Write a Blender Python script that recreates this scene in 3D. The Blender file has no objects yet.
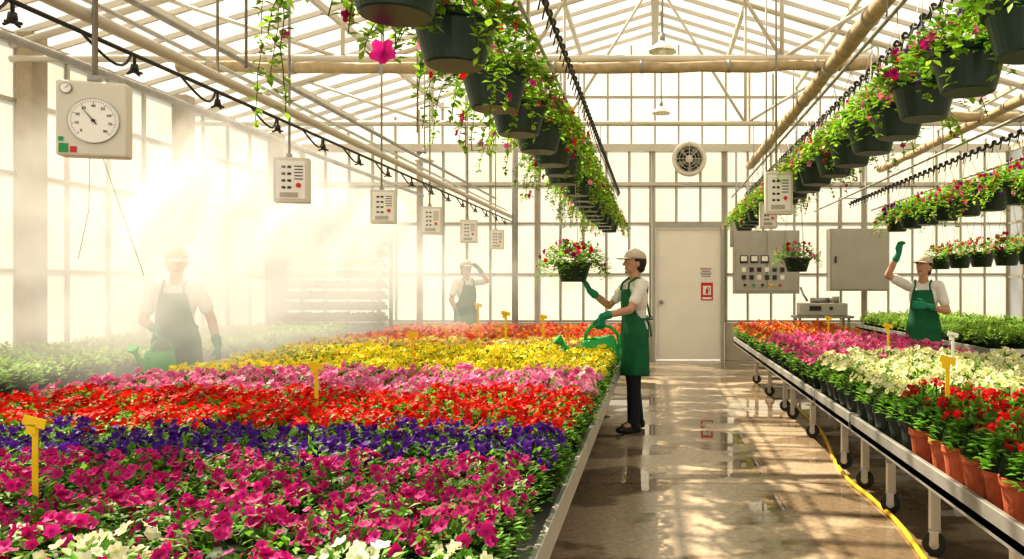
import bpy, math, random
from mathutils import Vector, Matrix, Euler
random.seed(7)
scene = bpy.context.scene
COL = scene.collection
V = Vector
def rnd(a, b): return random.uniform(a, b)

# ------------------------------------------------------------------ materials
MATS = {}
def mat(name, color, rough=0.6, metal=0.0, var=0.12, scale=8.0, bump=0.0, spec=0.5, emis=0.0, bscale=None):
    if name in MATS: return MATS[name]
    m = bpy.data.materials.new(name); m.use_nodes = True
    nt = m.node_tree; N = nt.nodes; L = nt.links
    b = N['Principled BSDF']
    tc = N.new('ShaderNodeTexCoord'); no = N.new('ShaderNodeTexNoise')
    no.inputs['Scale'].default_value = scale; no.inputs['Detail'].default_value = 5
    L.new(tc.outputs['Object'], no.inputs['Vector'])
    r = N.new('ShaderNodeValToRGB')
    c = color
    r.color_ramp.elements[0].position = 0.3; r.color_ramp.elements[1].position = 0.75
    r.color_ramp.elements[0].color = (c[0]*(1-var), c[1]*(1-var), c[2]*(1-var), 1)
    r.color_ramp.elements[1].color = (min(1, c[0]*(1+var)), min(1, c[1]*(1+var)), min(1, c[2]*(1+var)), 1)
    L.new(no.outputs['Fac'], r.inputs['Fac']); L.new(r.outputs['Color'], b.inputs['Base Color'])
    b.inputs['Roughness'].default_value = rough; b.inputs['Metallic'].default_value = metal
    b.inputs['Specular IOR Level'].default_value = spec
    if bump > 0:
        bp = N.new('ShaderNodeBump'); bp.inputs['Strength'].default_value = bump; bp.inputs['Distance'].default_value = 0.01
        n2 = N.new('ShaderNodeTexNoise'); n2.inputs['Scale'].default_value = bscale or scale*4
        L.new(tc.outputs['Object'], n2.inputs['Vector'])
        L.new(n2.outputs['Fac'], bp.inputs['Height']); L.new(bp.outputs['Normal'], b.inputs['Normal'])
    MATS[name] = m; return m

def attr_mat(name, trans, rough):
    m = bpy.data.materials.new(name); m.use_nodes = True
    nt = m.node_tree; N = nt.nodes; L = nt.links
    b = N['Principled BSDF']; out = N['Material Output']
    at = N.new('ShaderNodeAttribute'); at.attribute_name = 'Col'
    tc = N.new('ShaderNodeTexCoord'); no = N.new('ShaderNodeTexNoise'); no.inputs['Scale'].default_value = 60
    L.new(tc.outputs['Object'], no.inputs['Vector'])
    oi = N.new('ShaderNodeObjectInfo')
    hs = N.new('ShaderNodeHueSaturation')
    mr = N.new('ShaderNodeMapRange'); mr.inputs['To Min'].default_value = 0.8; mr.inputs['To Max'].default_value = 1.2
    L.new(no.outputs['Fac'], mr.inputs['Value']); 
    mr2 = N.new('ShaderNodeMapRange'); mr2.inputs['To Min'].default_value = 0.86; mr2.inputs['To Max'].default_value = 1.14
    L.new(oi.outputs['Random'], mr2.inputs['Value'])
    mu = N.new('ShaderNodeMath'); mu.operation = 'MULTIPLY'
    L.new(mr.outputs[0], mu.inputs[0]); L.new(mr2.outputs[0], mu.inputs[1])
    L.new(mu.outputs[0], hs.inputs['Value']); L.new(at.outputs['Color'], hs.inputs['Color'])
    L.new(hs.outputs['Color'], b.inputs['Base Color'])
    b.inputs['Roughness'].default_value = rough
    b.inputs['Specular IOR Level'].default_value = 0.3
    tr = N.new('ShaderNodeBsdfTranslucent'); L.new(hs.outputs['Color'], tr.inputs['Color'])
    mx = N.new('ShaderNodeMixShader'); mx.inputs[0].default_value = trans
    L.new(b.outputs[0], mx.inputs[1]); L.new(tr.outputs[0], mx.inputs[2]); L.new(mx.outputs[0], out.inputs['Surface'])
    MATS[name] = m; return m
M_LEAF = attr_mat('leaf', 0.42, 0.5)
M_PETAL = attr_mat('petal', 0.35, 0.6)

def glass_mat(name, fac, tint, tc_col=(0.97, 0.96, 0.93)):
    m = bpy.data.materials.new(name); m.use_nodes = True
    nt = m.node_tree; N = nt.nodes; L = nt.links
    N.remove(N['Principled BSDF']); out = N['Material Output']
    t = N.new('ShaderNodeBsdfTransparent'); t.inputs[0].default_value = (*tc_col, 1)
    tl = N.new('ShaderNodeBsdfTranslucent'); tl.inputs[0].default_value = (*tint, 1)
    tc = N.new('ShaderNodeTexCoord'); no = N.new('ShaderNodeTexNoise'); no.inputs['Scale'].default_value = 1.3
    no.inputs['Detail'].default_value = 4
    L.new(tc.outputs['Object'], no.inputs['Vector'])
    mr = N.new('ShaderNodeMapRange'); mr.inputs['From Min'].default_value = 0.3; mr.inputs['From Max'].default_value = 0.7
    mr.inputs['To Min'].default_value = fac-0.18; mr.inputs['To Max'].default_value = fac+0.18
    L.new(no.outputs['Fac'], mr.inputs['Value'])
    mx = N.new('ShaderNodeMixShader'); L.new(mr.outputs[0], mx.inputs[0])
    L.new(t.outputs[0], mx.inputs[1]); L.new(tl.outputs[0], mx.inputs[2])
    L.new(mx.outputs[0], out.inputs['Surface'])
    MATS[name] = m; return m
M_GLASS = glass_mat('frosted_glazing', 0.50, (0.47, 0.455, 0.40))
M_ROOF = glass_mat('roof_glazing', 0.22, (0.50, 0.49, 0.45))

WHITE = mat('white_painted_metal', (0.58, 0.54, 0.46), 0.45, var=0.08, scale=3)
FRAME = mat('window_frame_metal', (0.42, 0.385, 0.315), 0.5, var=0.1, scale=3)
ALU = mat('aluminium', (0.50, 0.50, 0.48), 0.35, 0.6, var=0.15, scale=6)
STEEL = mat('galvanised_steel', (0.34, 0.33, 0.31), 0.45, 0.5, var=0.2, scale=12)
BLACK = mat('black_rubber', (0.02, 0.02, 0.02), 0.5, var=0.2)
BLACKP = mat('black_plastic_pot', (0.03, 0.04, 0.035), 0.45, var=0.2)
GREENP = mat('dark_green_plastic', (0.008, 0.034, 0.022), 0.35, var=0.15)
TERRA = mat('terracotta', (0.45, 0.11, 0.045), 0.8, var=0.18, scale=20, bump=0.2)
BEIGE = mat('rolled_shade_cloth', (0.44, 0.34, 0.21), 0.85, var=0.25, scale=10, bump=0.4)
CREAM = mat('cream_enamel', (0.66, 0.63, 0.54), 0.4, var=0.05, scale=4)
GREYB = mat('grey_enamel', (0.42, 0.41, 0.35), 0.45, var=0.08, scale=4)
DIAL = mat('dial_face', (0.85, 0.84, 0.78), 0.4, var=0.02)
YEL = mat('yellow_plastic', (0.88, 0.58, 0.01), 0.45, var=0.06)
CANG = mat('green_can_plastic', (0.012, 0.42, 0.09), 0.3, var=0.1)
REDM = mat('red_plastic', (0.6, 0.02, 0.02), 0.4, var=0.05)
GRN = mat('green_sticker', (0.02, 0.3, 0.08), 0.4, var=0.05)
DARK = mat('dark_print', (0.03, 0.03, 0.03), 0.6, var=0.05)
SOIL = mat('potting_soil', (0.045, 0.028, 0.018), 0.95, var=0.4, scale=40, bump=0.5)
SKIN = mat('skin', (0.55, 0.31, 0.21), 0.5, var=0.06, scale=10)
LIP = mat('lips', (0.40, 0.13, 0.11), 0.45, var=0.05)
SHIRT = mat('white_cotton', (0.80, 0.78, 0.75), 0.85, var=0.08, scale=9, bump=0.5, bscale=14)
APRON = mat('green_apron_cloth', (0.009, 0.14, 0.06), 0.8, var=0.22, scale=7, bump=0.5, bscale=12)
GLOVE = mat('green_glove', (0.01, 0.26, 0.15), 0.6, var=0.12)
TROU = mat('dark_trousers', (0.018, 0.02, 0.028), 0.85, var=0.2)
SHOE = mat('black_shoe_leather', (0.02, 0.018, 0.016), 0.45, var=0.2)
CAPM = mat('beige_cap_cloth', (0.56, 0.49, 0.40), 0.85, var=0.1)
HAIR = mat('dark_hair', (0.025, 0.015, 0.01), 0.5, var=0.3, scale=60)
EYE = mat('eye_white', (0.75, 0.72, 0.68), 0.3, var=0.02)
DOORM = mat('door_paint', (0.86, 0.83, 0.75), 0.5, var=0.04, scale=2)
WOOD = mat('wooden_post', (0.34, 0.28, 0.20), 0.8, var=0.2, scale=6, bump=0.3)
KNEE = mat('knee_wall_panel', (0.50, 0.46, 0.38), 0.7, var=0.1, scale=3)
HOSE = mat('yellow_hose', (0.88, 0.55, 0.02), 0.4, var=0.08)

def floor_mat():
    m = bpy.data.materials.new('wet_concrete'); m.use_nodes = True
    nt = m.node_tree; N = nt.nodes; L = nt.links; b = N['Principled BSDF']
    tc = N.new('ShaderNodeTexCoord')
    a = N.new('ShaderNodeTexNoise'); a.inputs['Scale'].default_value = 1.35; a.inputs['Detail'].default_value = 4; a.inputs['Distortion'].default_value = 0.15
    c = N.new('ShaderNodeTexNoise'); c.inputs['Scale'].default_value = 26; c.inputs['Detail'].default_value = 9; c.inputs['Roughness'].default_value = 0.65
    mp = N.new('ShaderNodeMapping'); mp.inputs['Scale'].default_value = (0.8, 1.1, 1)
    L.new(tc.outputs['Object'], mp.inputs[0]); L.new(mp.outputs[0], a.inputs['Vector']); L.new(tc.outputs['Object'], c.inputs['Vector'])
    wet = N.new('ShaderNodeValToRGB'); wet.color_ramp.elements[0].position = 0.46; wet.color_ramp.elements[1].position = 0.52
    L.new(a.outputs['Fac'], wet.inputs[0])
    base = N.new('ShaderNodeValToRGB')
    base.color_ramp.elements[0].color = (0.34, 0.265, 0.19, 1); base.color_ramp.elements[1].color = (0.56, 0.45, 0.335, 1)
    base.color_ramp.elements[0].position = 0.3; base.color_ramp.elements[1].position = 0.7
    L.new(c.outputs['Fac'], base.inputs[0])
    dk = N.new('ShaderNodeMixRGB'); dk.blend_type = 'MULTIPLY'; dk.inputs[0].default_value = 1
    wc = N.new('ShaderNodeMixRGB'); wc.inputs[1].default_value = (0.50, 0.47, 0.43, 1); wc.inputs[2].default_value = (1, 1, 1, 1)
    L.new(wet.outputs[0], wc.inputs[0]); L.new(base.outputs[0], dk.inputs[1]); L.new(wc.outputs[0], dk.inputs[2])
    br = N.new('ShaderNodeTexBrick'); br.offset = 0; br.inputs['Scale'].default_value = 1.0; br.inputs['Mortar Size'].default_value = 0.012
    br.inputs['Brick Width'].default_value = 3.0; br.inputs['Row Height'].default_value = 2.0
    br.inputs['Color1'].default_value = (1, 1, 1, 1); br.inputs['Color2'].default_value = (0.92, 0.92, 0.92, 1); br.inputs['Mortar'].default_value = (0.3, 0.27, 0.24, 1)
    mp2 = N.new('ShaderNodeMapping'); mp2.inputs['Location'].default_value = (0.6, 0.35, 0); L.new(tc.outputs['Object'], mp2.inputs[0]); L.new(mp2.outputs[0], br.inputs['Vector'])
    jm = N.new('ShaderNodeMixRGB'); jm.blend_type = 'MULTIPLY'; jm.inputs[0].default_value = 0.8
    L.new(dk.outputs[0], jm.inputs[1]); L.new(br.outputs['Color'], jm.inputs[2])
    L.new(jm.outputs[0], b.inputs['Base Color'])
    mr = N.new('ShaderNodeMapRange'); mr.inputs['To Min'].default_value = 0.02; mr.inputs['To Max'].default_value = 0.20
    L.new(wet.outputs[0], mr.inputs['Value']); L.new(mr.outputs[0], b.inputs['Roughness'])
    b.inputs['Specular IOR Level'].default_value = 1.0
    bp = N.new('ShaderNodeBump'); bp.inputs['Distance'].default_value = 0.0015
    L.new(wet.outputs[0], bp.inputs['Strength']); L.new(c.outputs['Fac'], bp.inputs['Height']); L.new(bp.outputs[0], b.inputs['Normal'])
    return m

# ------------------------------------------------------------------ mesh builder
class MB:
    def __init__(s): s.v = []; s.f = []; s.mi = []; s.c = []; s.sm = []
    def add(s, vs, fs, mi=0, col=(1, 1, 1), smooth=True):
        o = len(s.v); s.v += [tuple(p) for p in vs]
        s.c += (col if isinstance(col, list) else [col]*len(vs))
        for f in fs: s.f.append(tuple(i+o for i in f)); s.mi.append(mi); s.sm.append(smooth)
    def box(s, c, d, mi=0, col=(1, 1, 1), rot=None):
        x, y, z = d[0]/2, d[1]/2, d[2]/2
        vs = [V((a*x, b*y, e*z)) for e in (-1, 1) for b in (-1, 1) for a in (-1, 1)]
        if rot: vs = [rot @ p for p in vs]
        vs = [p+V(c) for p in vs]
        s.add(vs, [(0, 2, 3, 1), (4, 5, 7, 6), (0, 1, 5, 4), (2, 6, 7, 3), (0, 4, 6, 2), (1, 3, 7, 5)], mi, col, False)
    def cyl(s, p0, p1, r0, r1=None, n=12, mi=0, col=(1, 1, 1), caps=True):
        r1 = r0 if r1 is None else r1
        p0 = V(p0); p1 = V(p1); d = (p1-p0)
        if d.length < 1e-7: return
        d.normalize(); a = d.orthogonal().normalized(); b = d.cross(a)
        vs = []
        for p, r in ((p0, r0), (p1, r1)):
            for i in range(n):
                t = 2*math.pi*i/n; vs.append(p+a*(r*math.cos(t))+b*(r*math.sin(t)))
        fs = [(i, (i+1) % n, n+(i+1) % n, n+i) for i in range(n)]
        s.add(vs, fs, mi, col, True)
        if caps:
            o = len(s.v)-2*n
            s.f.append(tuple(o+i for i in reversed(range(n)))); s.mi.append(mi); s.sm.append(False)
            s.f.append(tuple(o+n+i for i in range(n))); s.mi.append(mi); s.sm.append(False)
    def tube(s, pts, r, n=8, mi=0, col=(1, 1, 1)):
        pts = [V(p) for p in pts]; k = len(pts)
        if not isinstance(r, (list, tuple)): r = [r]*k
        vs = []; a = None
        for i, p in enumerate(pts):
            d = (pts[min(i+1, k-1)]-pts[max(i-1, 0)]).normalized()
            if a is None: a = d.orthogonal().normalized()
            a = (a-d*a.dot(d)).normalized(); b = d.cross(a)
            for j in range(n):
                t = 2*math.pi*j/n; vs.append(p+a*(r[i]*math.cos(t))+b*(r[i]*math.sin(t)))
        fs = [(i*n+j, i*n+(j+1) % n, (i+1)*n+(j+1) % n, (i+1)*n+j) for i in range(k-1) for j in range(n)]
        fs.append(tuple(reversed(range(n)))); fs.append(tuple((k-1)*n+j for j in range(n)))
        s.add(vs, fs, mi, col, True)
    def lathe(s, prof, n=20, c=(0, 0, 0), mi=0, col=(1, 1, 1), sx=1, sy=1, ax='z', smooth=True):
        vs = []
        for r, z in prof:
            for j in range(n):
                t = 2*math.pi*j/n
                p = (r*math.cos(t)*sx, r*math.sin(t)*sy, z)
                if ax == 'y': p = (p[0], z, p[1])
                if ax == 'x': p = (z, p[0], p[1])
                vs.append((c[0]+p[0], c[1]+p[1], c[2]+p[2]))
        k = len(prof)
        fs = [(i*n+j, i*n+(j+1) % n, (i+1)*n+(j+1) % n, (i+1)*n+j) for i in range(k-1) for j in range(n)]
        s.add(vs, fs, mi, col, smooth)
    def ell(s, c, r, rot=None, nu=16, nv=10, mi=0, col=(1, 1, 1)):
        vs = [V((0, 0, -r[2]))]
        for i in range(1, nv):
            ph = -math.pi/2+math.pi*i/nv
            for j in range(nu):
                t = 2*math.pi*j/nu
                vs.append(V((r[0]*math.cos(ph)*math.cos(t), r[1]*math.cos(ph)*math.sin(t), r[2]*math.sin(ph))))
        vs.append(V((0, 0, r[2])))
        if rot: vs = [rot @ p for p in vs]
        vs = [p+V(c) for p in vs]
        fs = [(0, 1+(j+1) % nu, 1+j) for j in range(nu)]
        for i in range(nv-2):
            o = 1+i*nu
            fs += [(o+j, o+(j+1) % nu, o+nu+(j+1) % nu, o+nu+j) for j in range(nu)]
        o = 1+(nv-2)*nu; t = len(vs)-1
        fs += [(o+j, o+(j+1) % nu, t) for j in range(nu)]
        s.add(vs, fs, mi, col, True)
    def mesh(s, name, mats):
        me = bpy.data.meshes.new(name); me.from_pydata(s.v, [], s.f)
        for m in mats: me.materials.append(m)
        me.polygons.foreach_set('material_index', s.mi); me.polygons.foreach_set('use_smooth', s.sm)
        ca = me.color_attributes.new('Col', 'FLOAT_COLOR', 'POINT')
        flat = []
        for c in s.c: flat += [c[0], c[1], c[2], 1.0]
        ca.data.foreach_set('color', flat); me.update(); return me

def obj(name, me, parent=None, loc=(0, 0, 0), rot=(0, 0, 0), bevel=0):
    o = bpy.data.objects.new(name, me); COL.objects.link(o)
    o.location = loc; o.rotation_euler = rot
    if parent: o.parent = parent
    if bevel:
        b = o.modifiers.new('bevel', 'BEVEL'); b.width = bevel; b.segments = 2; b.limit_method = 'ANGLE'
    return o
def tag(o, label, cat, group=None, kind=None):
    o['label'] = label; o['category'] = cat
    if group: o['group'] = group
    if kind: o['kind'] = kind
    return o
def struct(name, me, label, loc=(0, 0, 0), rot=(0, 0, 0), bevel=0):
    o = obj(name, me, None, loc, rot, bevel); o['kind'] = 'structure'; o['label'] = label; o['category'] = name.split('_')[0]; return o
def spawn(name, parts, loc, rz=0, sc=1.0, label='', cat='', group=None, rot=None):
    if len(parts) == 1:
        r = obj(name, parts[0][1], None, loc, rot or (0, 0, rz), parts[0][2] if len(parts[0]) > 2 else 0)
    else:
        r = obj(name, None, None, loc, rot or (0, 0, rz)); r.empty_display_size = 0.05
        for p in parts: obj(p[0], p[1], r, bevel=p[2] if len(p) > 2 else 0)
    r.scale = (sc, sc, sc)
    return tag(r, label, cat, group)
def text_mesh(s, size, m):
    cu = bpy.data.curves.new('txt', 'FONT'); cu.body = s; cu.size = size; cu.align_x = 'CENTER'; cu.align_y = 'CENTER'; cu.extrude = 0.0006
    o = bpy.data.objects.new('txt', cu); COL.objects.link(o)
    dg = bpy.context.evaluated_depsgraph_get()
    me = bpy.data.meshes.new_from_object(o.evaluated_get(dg)); bpy.data.objects.remove(o)
    me.materials.clear(); me.materials.append(m); return me

# ------------------------------------------------------------------ people
def remesh(shapes, voxel, it, m, name):
    mb = MB()
    for s in shapes:
        if s[0] == 'cap':
            _, p0, r0, p1, r1 = s
            mb.ell(p0, (r0,)*3, nu=14, nv=8); mb.ell(p1, (r1,)*3, nu=14, nv=8); mb.cyl(p0, p1, r0, r1, 14)
        else:
            mb.ell(s[1], s[2], s[3] if len(s) > 3 else None, 20, 14)
    me = mb.mesh(name, [m]); o = bpy.data.objects.new(name, me); COL.objects.link(o)
    r = o.modifiers.new('r', 'REMESH'); r.mode = 'VOXEL'; r.voxel_size = voxel; r.use_smooth_shade = True
    sm = o.modifiers.new('s', 'SMOOTH'); sm.factor = 0.5; sm.iterations = it
    dg = bpy.context.evaluated_depsgraph_get()
    out = bpy.data.meshes.new_from_object(o.evaluated_get(dg)); bpy.data.objects.remove(o)
    out.materials.clear(); out.materials.append(m)
    for p in out.polygons: p.use_smooth = True; p.material_index = 0
    return out

def hand_shapes(W, d, n, t, curl, g=0.0):
    W = V(W); d = V(d).normalized(); n = V(n); n = (n-d*n.dot(d)).normalized(); t = V(t); t = (t-d*t.dot(d)-n*t.dot(n)).normalized()
    S = []
    for k in (-0.022, 0.0, 0.022):
        S.append(('cap', W+t*k*0.6+d*0.01, 0.019+g, W+d*0.08+t*k*1.15, 0.0145+g))
    for k, ln in ((0.033, 0.070), (0.011, 0.080), (-0.011, 0.074), (-0.033, 0.058)):
        p = W+d*0.085+t*k; ang = 0
        for seg, fr in ((0, 0.45), (1, 0.30), (2, 0.25)):
            ang += curl*(0.8, 1.1, 0.8)[seg]
            q = p+(d*math.cos(ang)+n*math.sin(ang)+t*k*0.9*(1-min(1, curl)))*ln*fr
            S.append(('cap', p, 0.0092-seg*0.0008+g, q, 0.0086-seg*0.0008+g)); p = q
    p = W+d*0.03+t*0.026
    q = p+(t*0.75+d*0.6+n*0.35).normalized()*0.042; S.append(('cap', p, 0.0125+g, q, 0.0105+g))
    r = q+(d*0.8+n*(0.25+curl*0.6)+t*0.1).normalized()*0.036; S.append(('cap', q, 0.0105+g, r, 0.009+g))
    return S

def person(loc, heading, armL, armR, hL, hR, feet, label, voxel=0.0065, scale=1.0, head_pitch=0.0, head_yaw=0.0, gloves=True, capc=None):
    shL = V((0, 0.162, 1.405)); shR = V((0, -0.162, 1.405))
    hm = Matrix.Translation((0, 0, 1.50)) @ Euler((0, head_pitch, head_yaw)).to_matrix().to_4x4() @ Matrix.Translation((0, 0, -1.50))
    hr = hm.to_3x3()
    def H(p): return hm @ V(p)
    S = [('ell', (0, 0, 0.94), (0.105, 0.155, 0.12)), ('ell', (0, 0, 1.08), (0.090, 0.122, 0.15)), ('ell', (0.0, 0, 1.27), (0.102, 0.148, 0.17)),
         ('cap', (0, -0.06, 1.40), 0.058, shR, 0.052), ('cap', (0, 0.06, 1.40), 0.058, shL, 0.052),
         ('cap', (-0.01, 0, 1.40), 0.058, H((0.012, 0, 1.54)), 0.049)]
    S += [('ell', H((0.008, 0, 1.625)), (0.098, 0.075, 0.105), hr), ('ell', H((0.035, 0, 1.565)), (0.068, 0.057, 0.062), hr),
          ('ell', H((0.088, 0, 1.522)), (0.02, 0.024, 0.018), hr),
          ('cap', H((0.102, 0, 1.628)), 0.009, H((0.120, 0, 1.592)), 0.013), ('cap', H((0.112, 0.009, 1.590)), 0.009, H((0.112, -0.009, 1.590)), 0.009),
          ('cap', H((0.094, 0.035, 1.640)), 0.011, H((0.094, -0.035, 1.640)), 0.011),
          ('ell', H((0.0, 0.076, 1.600)), (0.017, 0.010, 0.030), hr), ('ell', H((0.0, -0.076, 1.600)), (0.017, 0.010, 0.030), hr)]
    hips = (V((0, 0.088, 0.92)), V((0, -0.088, 0.92)))
    legs = []
    for hp, ft in zip(hips, feet):
        an = V(ft)+V((0, 0, 0.085)); kn = (hp+an)/2+V((0.025, 0, 0.02)); legs.append((hp, kn, an))
        S += [('cap', hp, 0.088, kn, 0.056), ('cap', kn, 0.056, kn*0.65+an*0.35+V((-0.012, 0, 0)), 0.055), ('cap', kn*0.65+an*0.35+V((-0.012, 0, 0)), 0.055, an, 0.04),
              ('cap', an, 0.04, V(ft)+V((0.12, 0, 0.035)), 0.033)]
    gl = []
    for sh, (el, wr), h in ((shL, armL, hL), (shR, armR, hR)):
        el = V(el); wr = V(wr)
        S += [('cap', sh, 0.050, (sh+el)/2, 0.044), ('cap', (sh+el)/2, 0.044, el, 0.036), ('cap', el, 0.038, el*0.65+wr*0.35, 0.037), ('cap', el*0.65+wr*0.35, 0.037, wr, 0.025)]
        S += hand_shapes(wr, *h)
        G = hand_shapes(wr, *h, g=0.0035)
        cuff = wr+(el-wr).normalized()*0.07
        G.append(('cap', wr, 0.031, cuff, 0.040)); gl.append(G)
    body = obj('person', remesh(S, voxel, 3, SKIN, 'person_body'), None, loc, (0, 0, heading)); body.scale = (scale,)*3
    tag(body, label, 'person')
    T = [('ell', (0, 0, 0.99), (0.114, 0.160, 0.13)), ('ell', (0, 0, 1.10), (0.102, 0.134, 0.15)), ('ell', (0, 0, 1.27), (0.114, 0.158, 0.175)),
         ('cap', (0, -0.06, 1.398), 0.064, shR, 0.060), ('cap', (0, 0.06, 1.398), 0.064, shL, 0.060)]
    for sh, (el, wr) in ((shL, armL), (shR, armR)):
        T.append(('cap', sh, 0.059, sh.lerp(V(el), 0.66), 0.055))
    obj('shirt', remesh(T, voxel*1.1, 3, SHIRT, 'shirt'), body)
    P = [('ell', (0, 0, 0.95), (0.116, 0.166, 0.10))]
    for hp, kn, an in legs:
        P += [('cap', hp, 0.095, kn, 0.070), ('cap', kn, 0.070, an+V((0, 0, -0.01)), 0.058)]
    obj('trousers', remesh(P, voxel*1.3, 3, TROU, 'trousers'), body)
    for i, ft in enumerate(feet):
        ft = V(ft)
        Q = [('cap', ft+V((-0.03, 0, 0.05)), 0.045, ft+V((0.11, 0, 0.038)), 0.038), ('ell', ft+V((0.05, 0, 0.018)), (0.13, 0.045, 0.018)), ('ell', ft+V((0.13, 0, 0.032)), (0.055, 0.044, 0.03))]
        obj('shoe', remesh(Q, voxel*1.2, 2, SHOE, 'shoe'), body)
    if gloves:
        for G in gl: obj('glove', remesh(G, min(voxel, 0.0055), 2, GLOVE, 'glove'), body)
    mb = MB(); nz, na = 30, 44; vs = []
    zk = [(0.54, 0.148, 0.190, 112), (0.75, 0.144, 0.188, 114), (0.95, 0.130, 0.182, 112), (1.06, 0.119, 0.156, 98), (1.12, 0.121, 0.150, 68), (1.22, 0.129, 0.166, 48), (1.36, 0.121, 0.168, 36)]
    for i in range(nz+1):
        z = 0.54+(1.36-0.54)*i/nz
        for a, b in zip(zk, zk[1:]):
            if a[0]-1e-6 <= z <= b[0]+1e-6:
                u = (z-a[0])/(b[0]-a[0]); F, Sd, A = [a[k]*(1-u)+b[k]*u for k in (1, 2, 3)]; break
        for j in range(na+1):
            th = math.radians(A)*(2*j/na-1)
            w = 1+0.05*math.sin(th*7+z*2)*max(0, (1.05-z)/0.5)
            vs.append((F*math.cos(th)*w, Sd*math.sin(th)*w, z))
    fs = [(i*(na+1)+j, i*(na+1)+j+1, (i+1)*(na+1)+j+1, (i+1)*(na+1)+j) for i in range(nz) for j in range(na)]
    mb.add(vs, fs)
    ap = obj('apron', mb.mesh('apron', [APRON]), body); so = ap.modifiers.new('s', 'SOLIDIFY'); so.thickness = 0.006; so.offset = 1
    mb = MB()
    for sgn in (1, -1):
        mb.tube([(0.115, sgn*0.085, 1.35), (0.10, sgn*0.075, 1.42), (0.03, sgn*0.085, 1.468), (-0.05, sgn*0.08, 1.455), (-0.105, sgn*0.06, 1.38), (-0.122, sgn*0.0, 1.25), (-0.125, -sgn*0.06, 1.10)], 0.010, 8)
    ring = [((-0.119)*math.cos(a), 0.158*math.sin(a), 1.075) for a in [math.radians(x) for x in range(-95, 96, 10)]]
    mb.tube(ring, 0.012, 8)
    for sgn in (1, -1):
        mb.tube([(-0.125, 0, 1.075), (-0.15, sgn*0.04, 1.10), (-0.155, sgn*0.07, 1.07), (-0.13, 0, 1.07)], 0.008, 6)
        mb.tube([(-0.125, 0, 1.07), (-0.15, sgn*0.02, 1.0), (-0.155, sgn*0.035, 0.90)], 0.008, 6)
    obj('apron_tie', mb.mesh('apron_tie', [APRON]), body)
    Hs = [('ell', H((-0.022, 0, 1.628)), (0.088, 0.083, 0.105), hr), ('ell', H((-0.045, 0, 1.57)), (0.052, 0.066, 0.055), hr), ('ell', H((0.005, 0, 1.635)), (0.06, 0.082, 0.045), hr)]
    obj('hair', remesh(Hs, voxel, 2, HAIR, 'hair'), body)
    mb = MB(); vs = []; n = 24
    for i in range(9):
        ph = math.radians(i*90/8)
        for j in range(n):
            t = 2*math.pi*j/n
            vs.append(H((0.004+0.112*math.cos(ph)*math.cos(t), 0.092*math.cos(ph)*math.sin(t), 1.652+0.098*math.sin(ph))))
    fs = [(i*n+j, i*n+(j+1) % n, (i+1)*n+(j+1) % n, (i+1)*n+j) for i in range(8) for j in range(n)]
    mb.add(vs, fs); mb.ell(H((0.004, 0, 1.752)), (0.008, 0.008, 0.005))
    c1 = obj('cap', mb.mesh('cap', [capc or CAPM]), body); so = c1.modifiers.new('s', 'SOLIDIFY'); so.thickness = 0.005
    mb = MB(); vs = []
    for i in range(5):
        for j in range(15):
            t = math.radians(-62+124*j/14); e = i/4
            x = 0.004+0.112*math.cos(t)+e*0.085*math.cos(t*0.9)**0.6; y = 0.092*math.sin(t)*(1-0.12*e)
            vs.append(H((x, y, 1.656-0.012*e-0.25*y*y*8*0.3)))
    mb.add(vs, [(i*15+j, i*15+j+1, (i+1)*15+j+1, (i+1)*15+j) for i in range(4) for j in range(14)])
    c2 = obj('peak', mb.mesh('cap_peak', [capc or CAPM]), c1); so = c2.modifiers.new('s', 'SOLIDIFY'); so.thickness = 0.005
    for sg in (1, -1):
        mb = MB()
        mb.ell(H((0.0935, sg*0.031, 1.618)), (0.008, 0.013, 0.007), hr, mi=0); mb.ell(H((0.099, sg*0.031, 1.618)), (0.0045, 0.005, 0.005), hr, mi=1)
        obj('eye', mb.mesh('eye', [EYE, DARK]), body)
        mb = MB(); mb.tube([H((0.102, sg*0.016, 1.640)), H((0.104, sg*0.032, 1.645)), H((0.092, sg*0.052, 1.638))], 0.0035, 6)
        obj('eyebrow', mb.mesh('eyebrow', [HAIR]), body)
    mb = MB(); mb.ell(H((0.1, 0, 1.560)), (0.009, 0.024, 0.004), hr); mb.ell(H((0.099, 0, 1.555)), (0.010, 0.020, 0.005), hr)
    obj('mouth', mb.mesh('mouth', [LIP]), body)
    return body

R = math.radians
PC = (-0.19, 7.7, 0); HC = R(207)
person(PC, HC, ((0.16, 0.23, 1.17), (0.42, 0.165, 1.11)), ((0.19, -0.20, 1.20), (0.41, -0.15, 1.345)),
       ((0.12, 0, -1), (0, -1, 0), (1, 0, 0), 0.95), ((0.5, 0, 0.87), (0.87, 0, -0.5), (0, 1, 0), 0.35),
       ((0.06, 0.085, 0), (-0.07, -0.085, 0)), 'person in white shirt, green apron and gloves holding a watering can', 0.0058, head_pitch=-0.03, head_yaw=-0.12)
PLm = (-3.95, 6.6, 0)
person(PLm, R(-72), ((0.03, 0.27, 1.14), (0.14, 0.34, 0.92)), ((0.05, -0.23, 1.13), (0.285, -0.075, 1.07)),
       ((0.2, 0.1, -1), (0, -1, 0), (1, 0, 0), 0.45), ((0.12, 0, -1), (0, 1, 0), (1, 0, 0), 0.95),
       ((0.04, 0.10, 0), (0, -0.10, 0)), 'person in cap and green apron watering in the mist', 0.007, 0.98, head_pitch=0.12, head_yaw=0.3)
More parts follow.
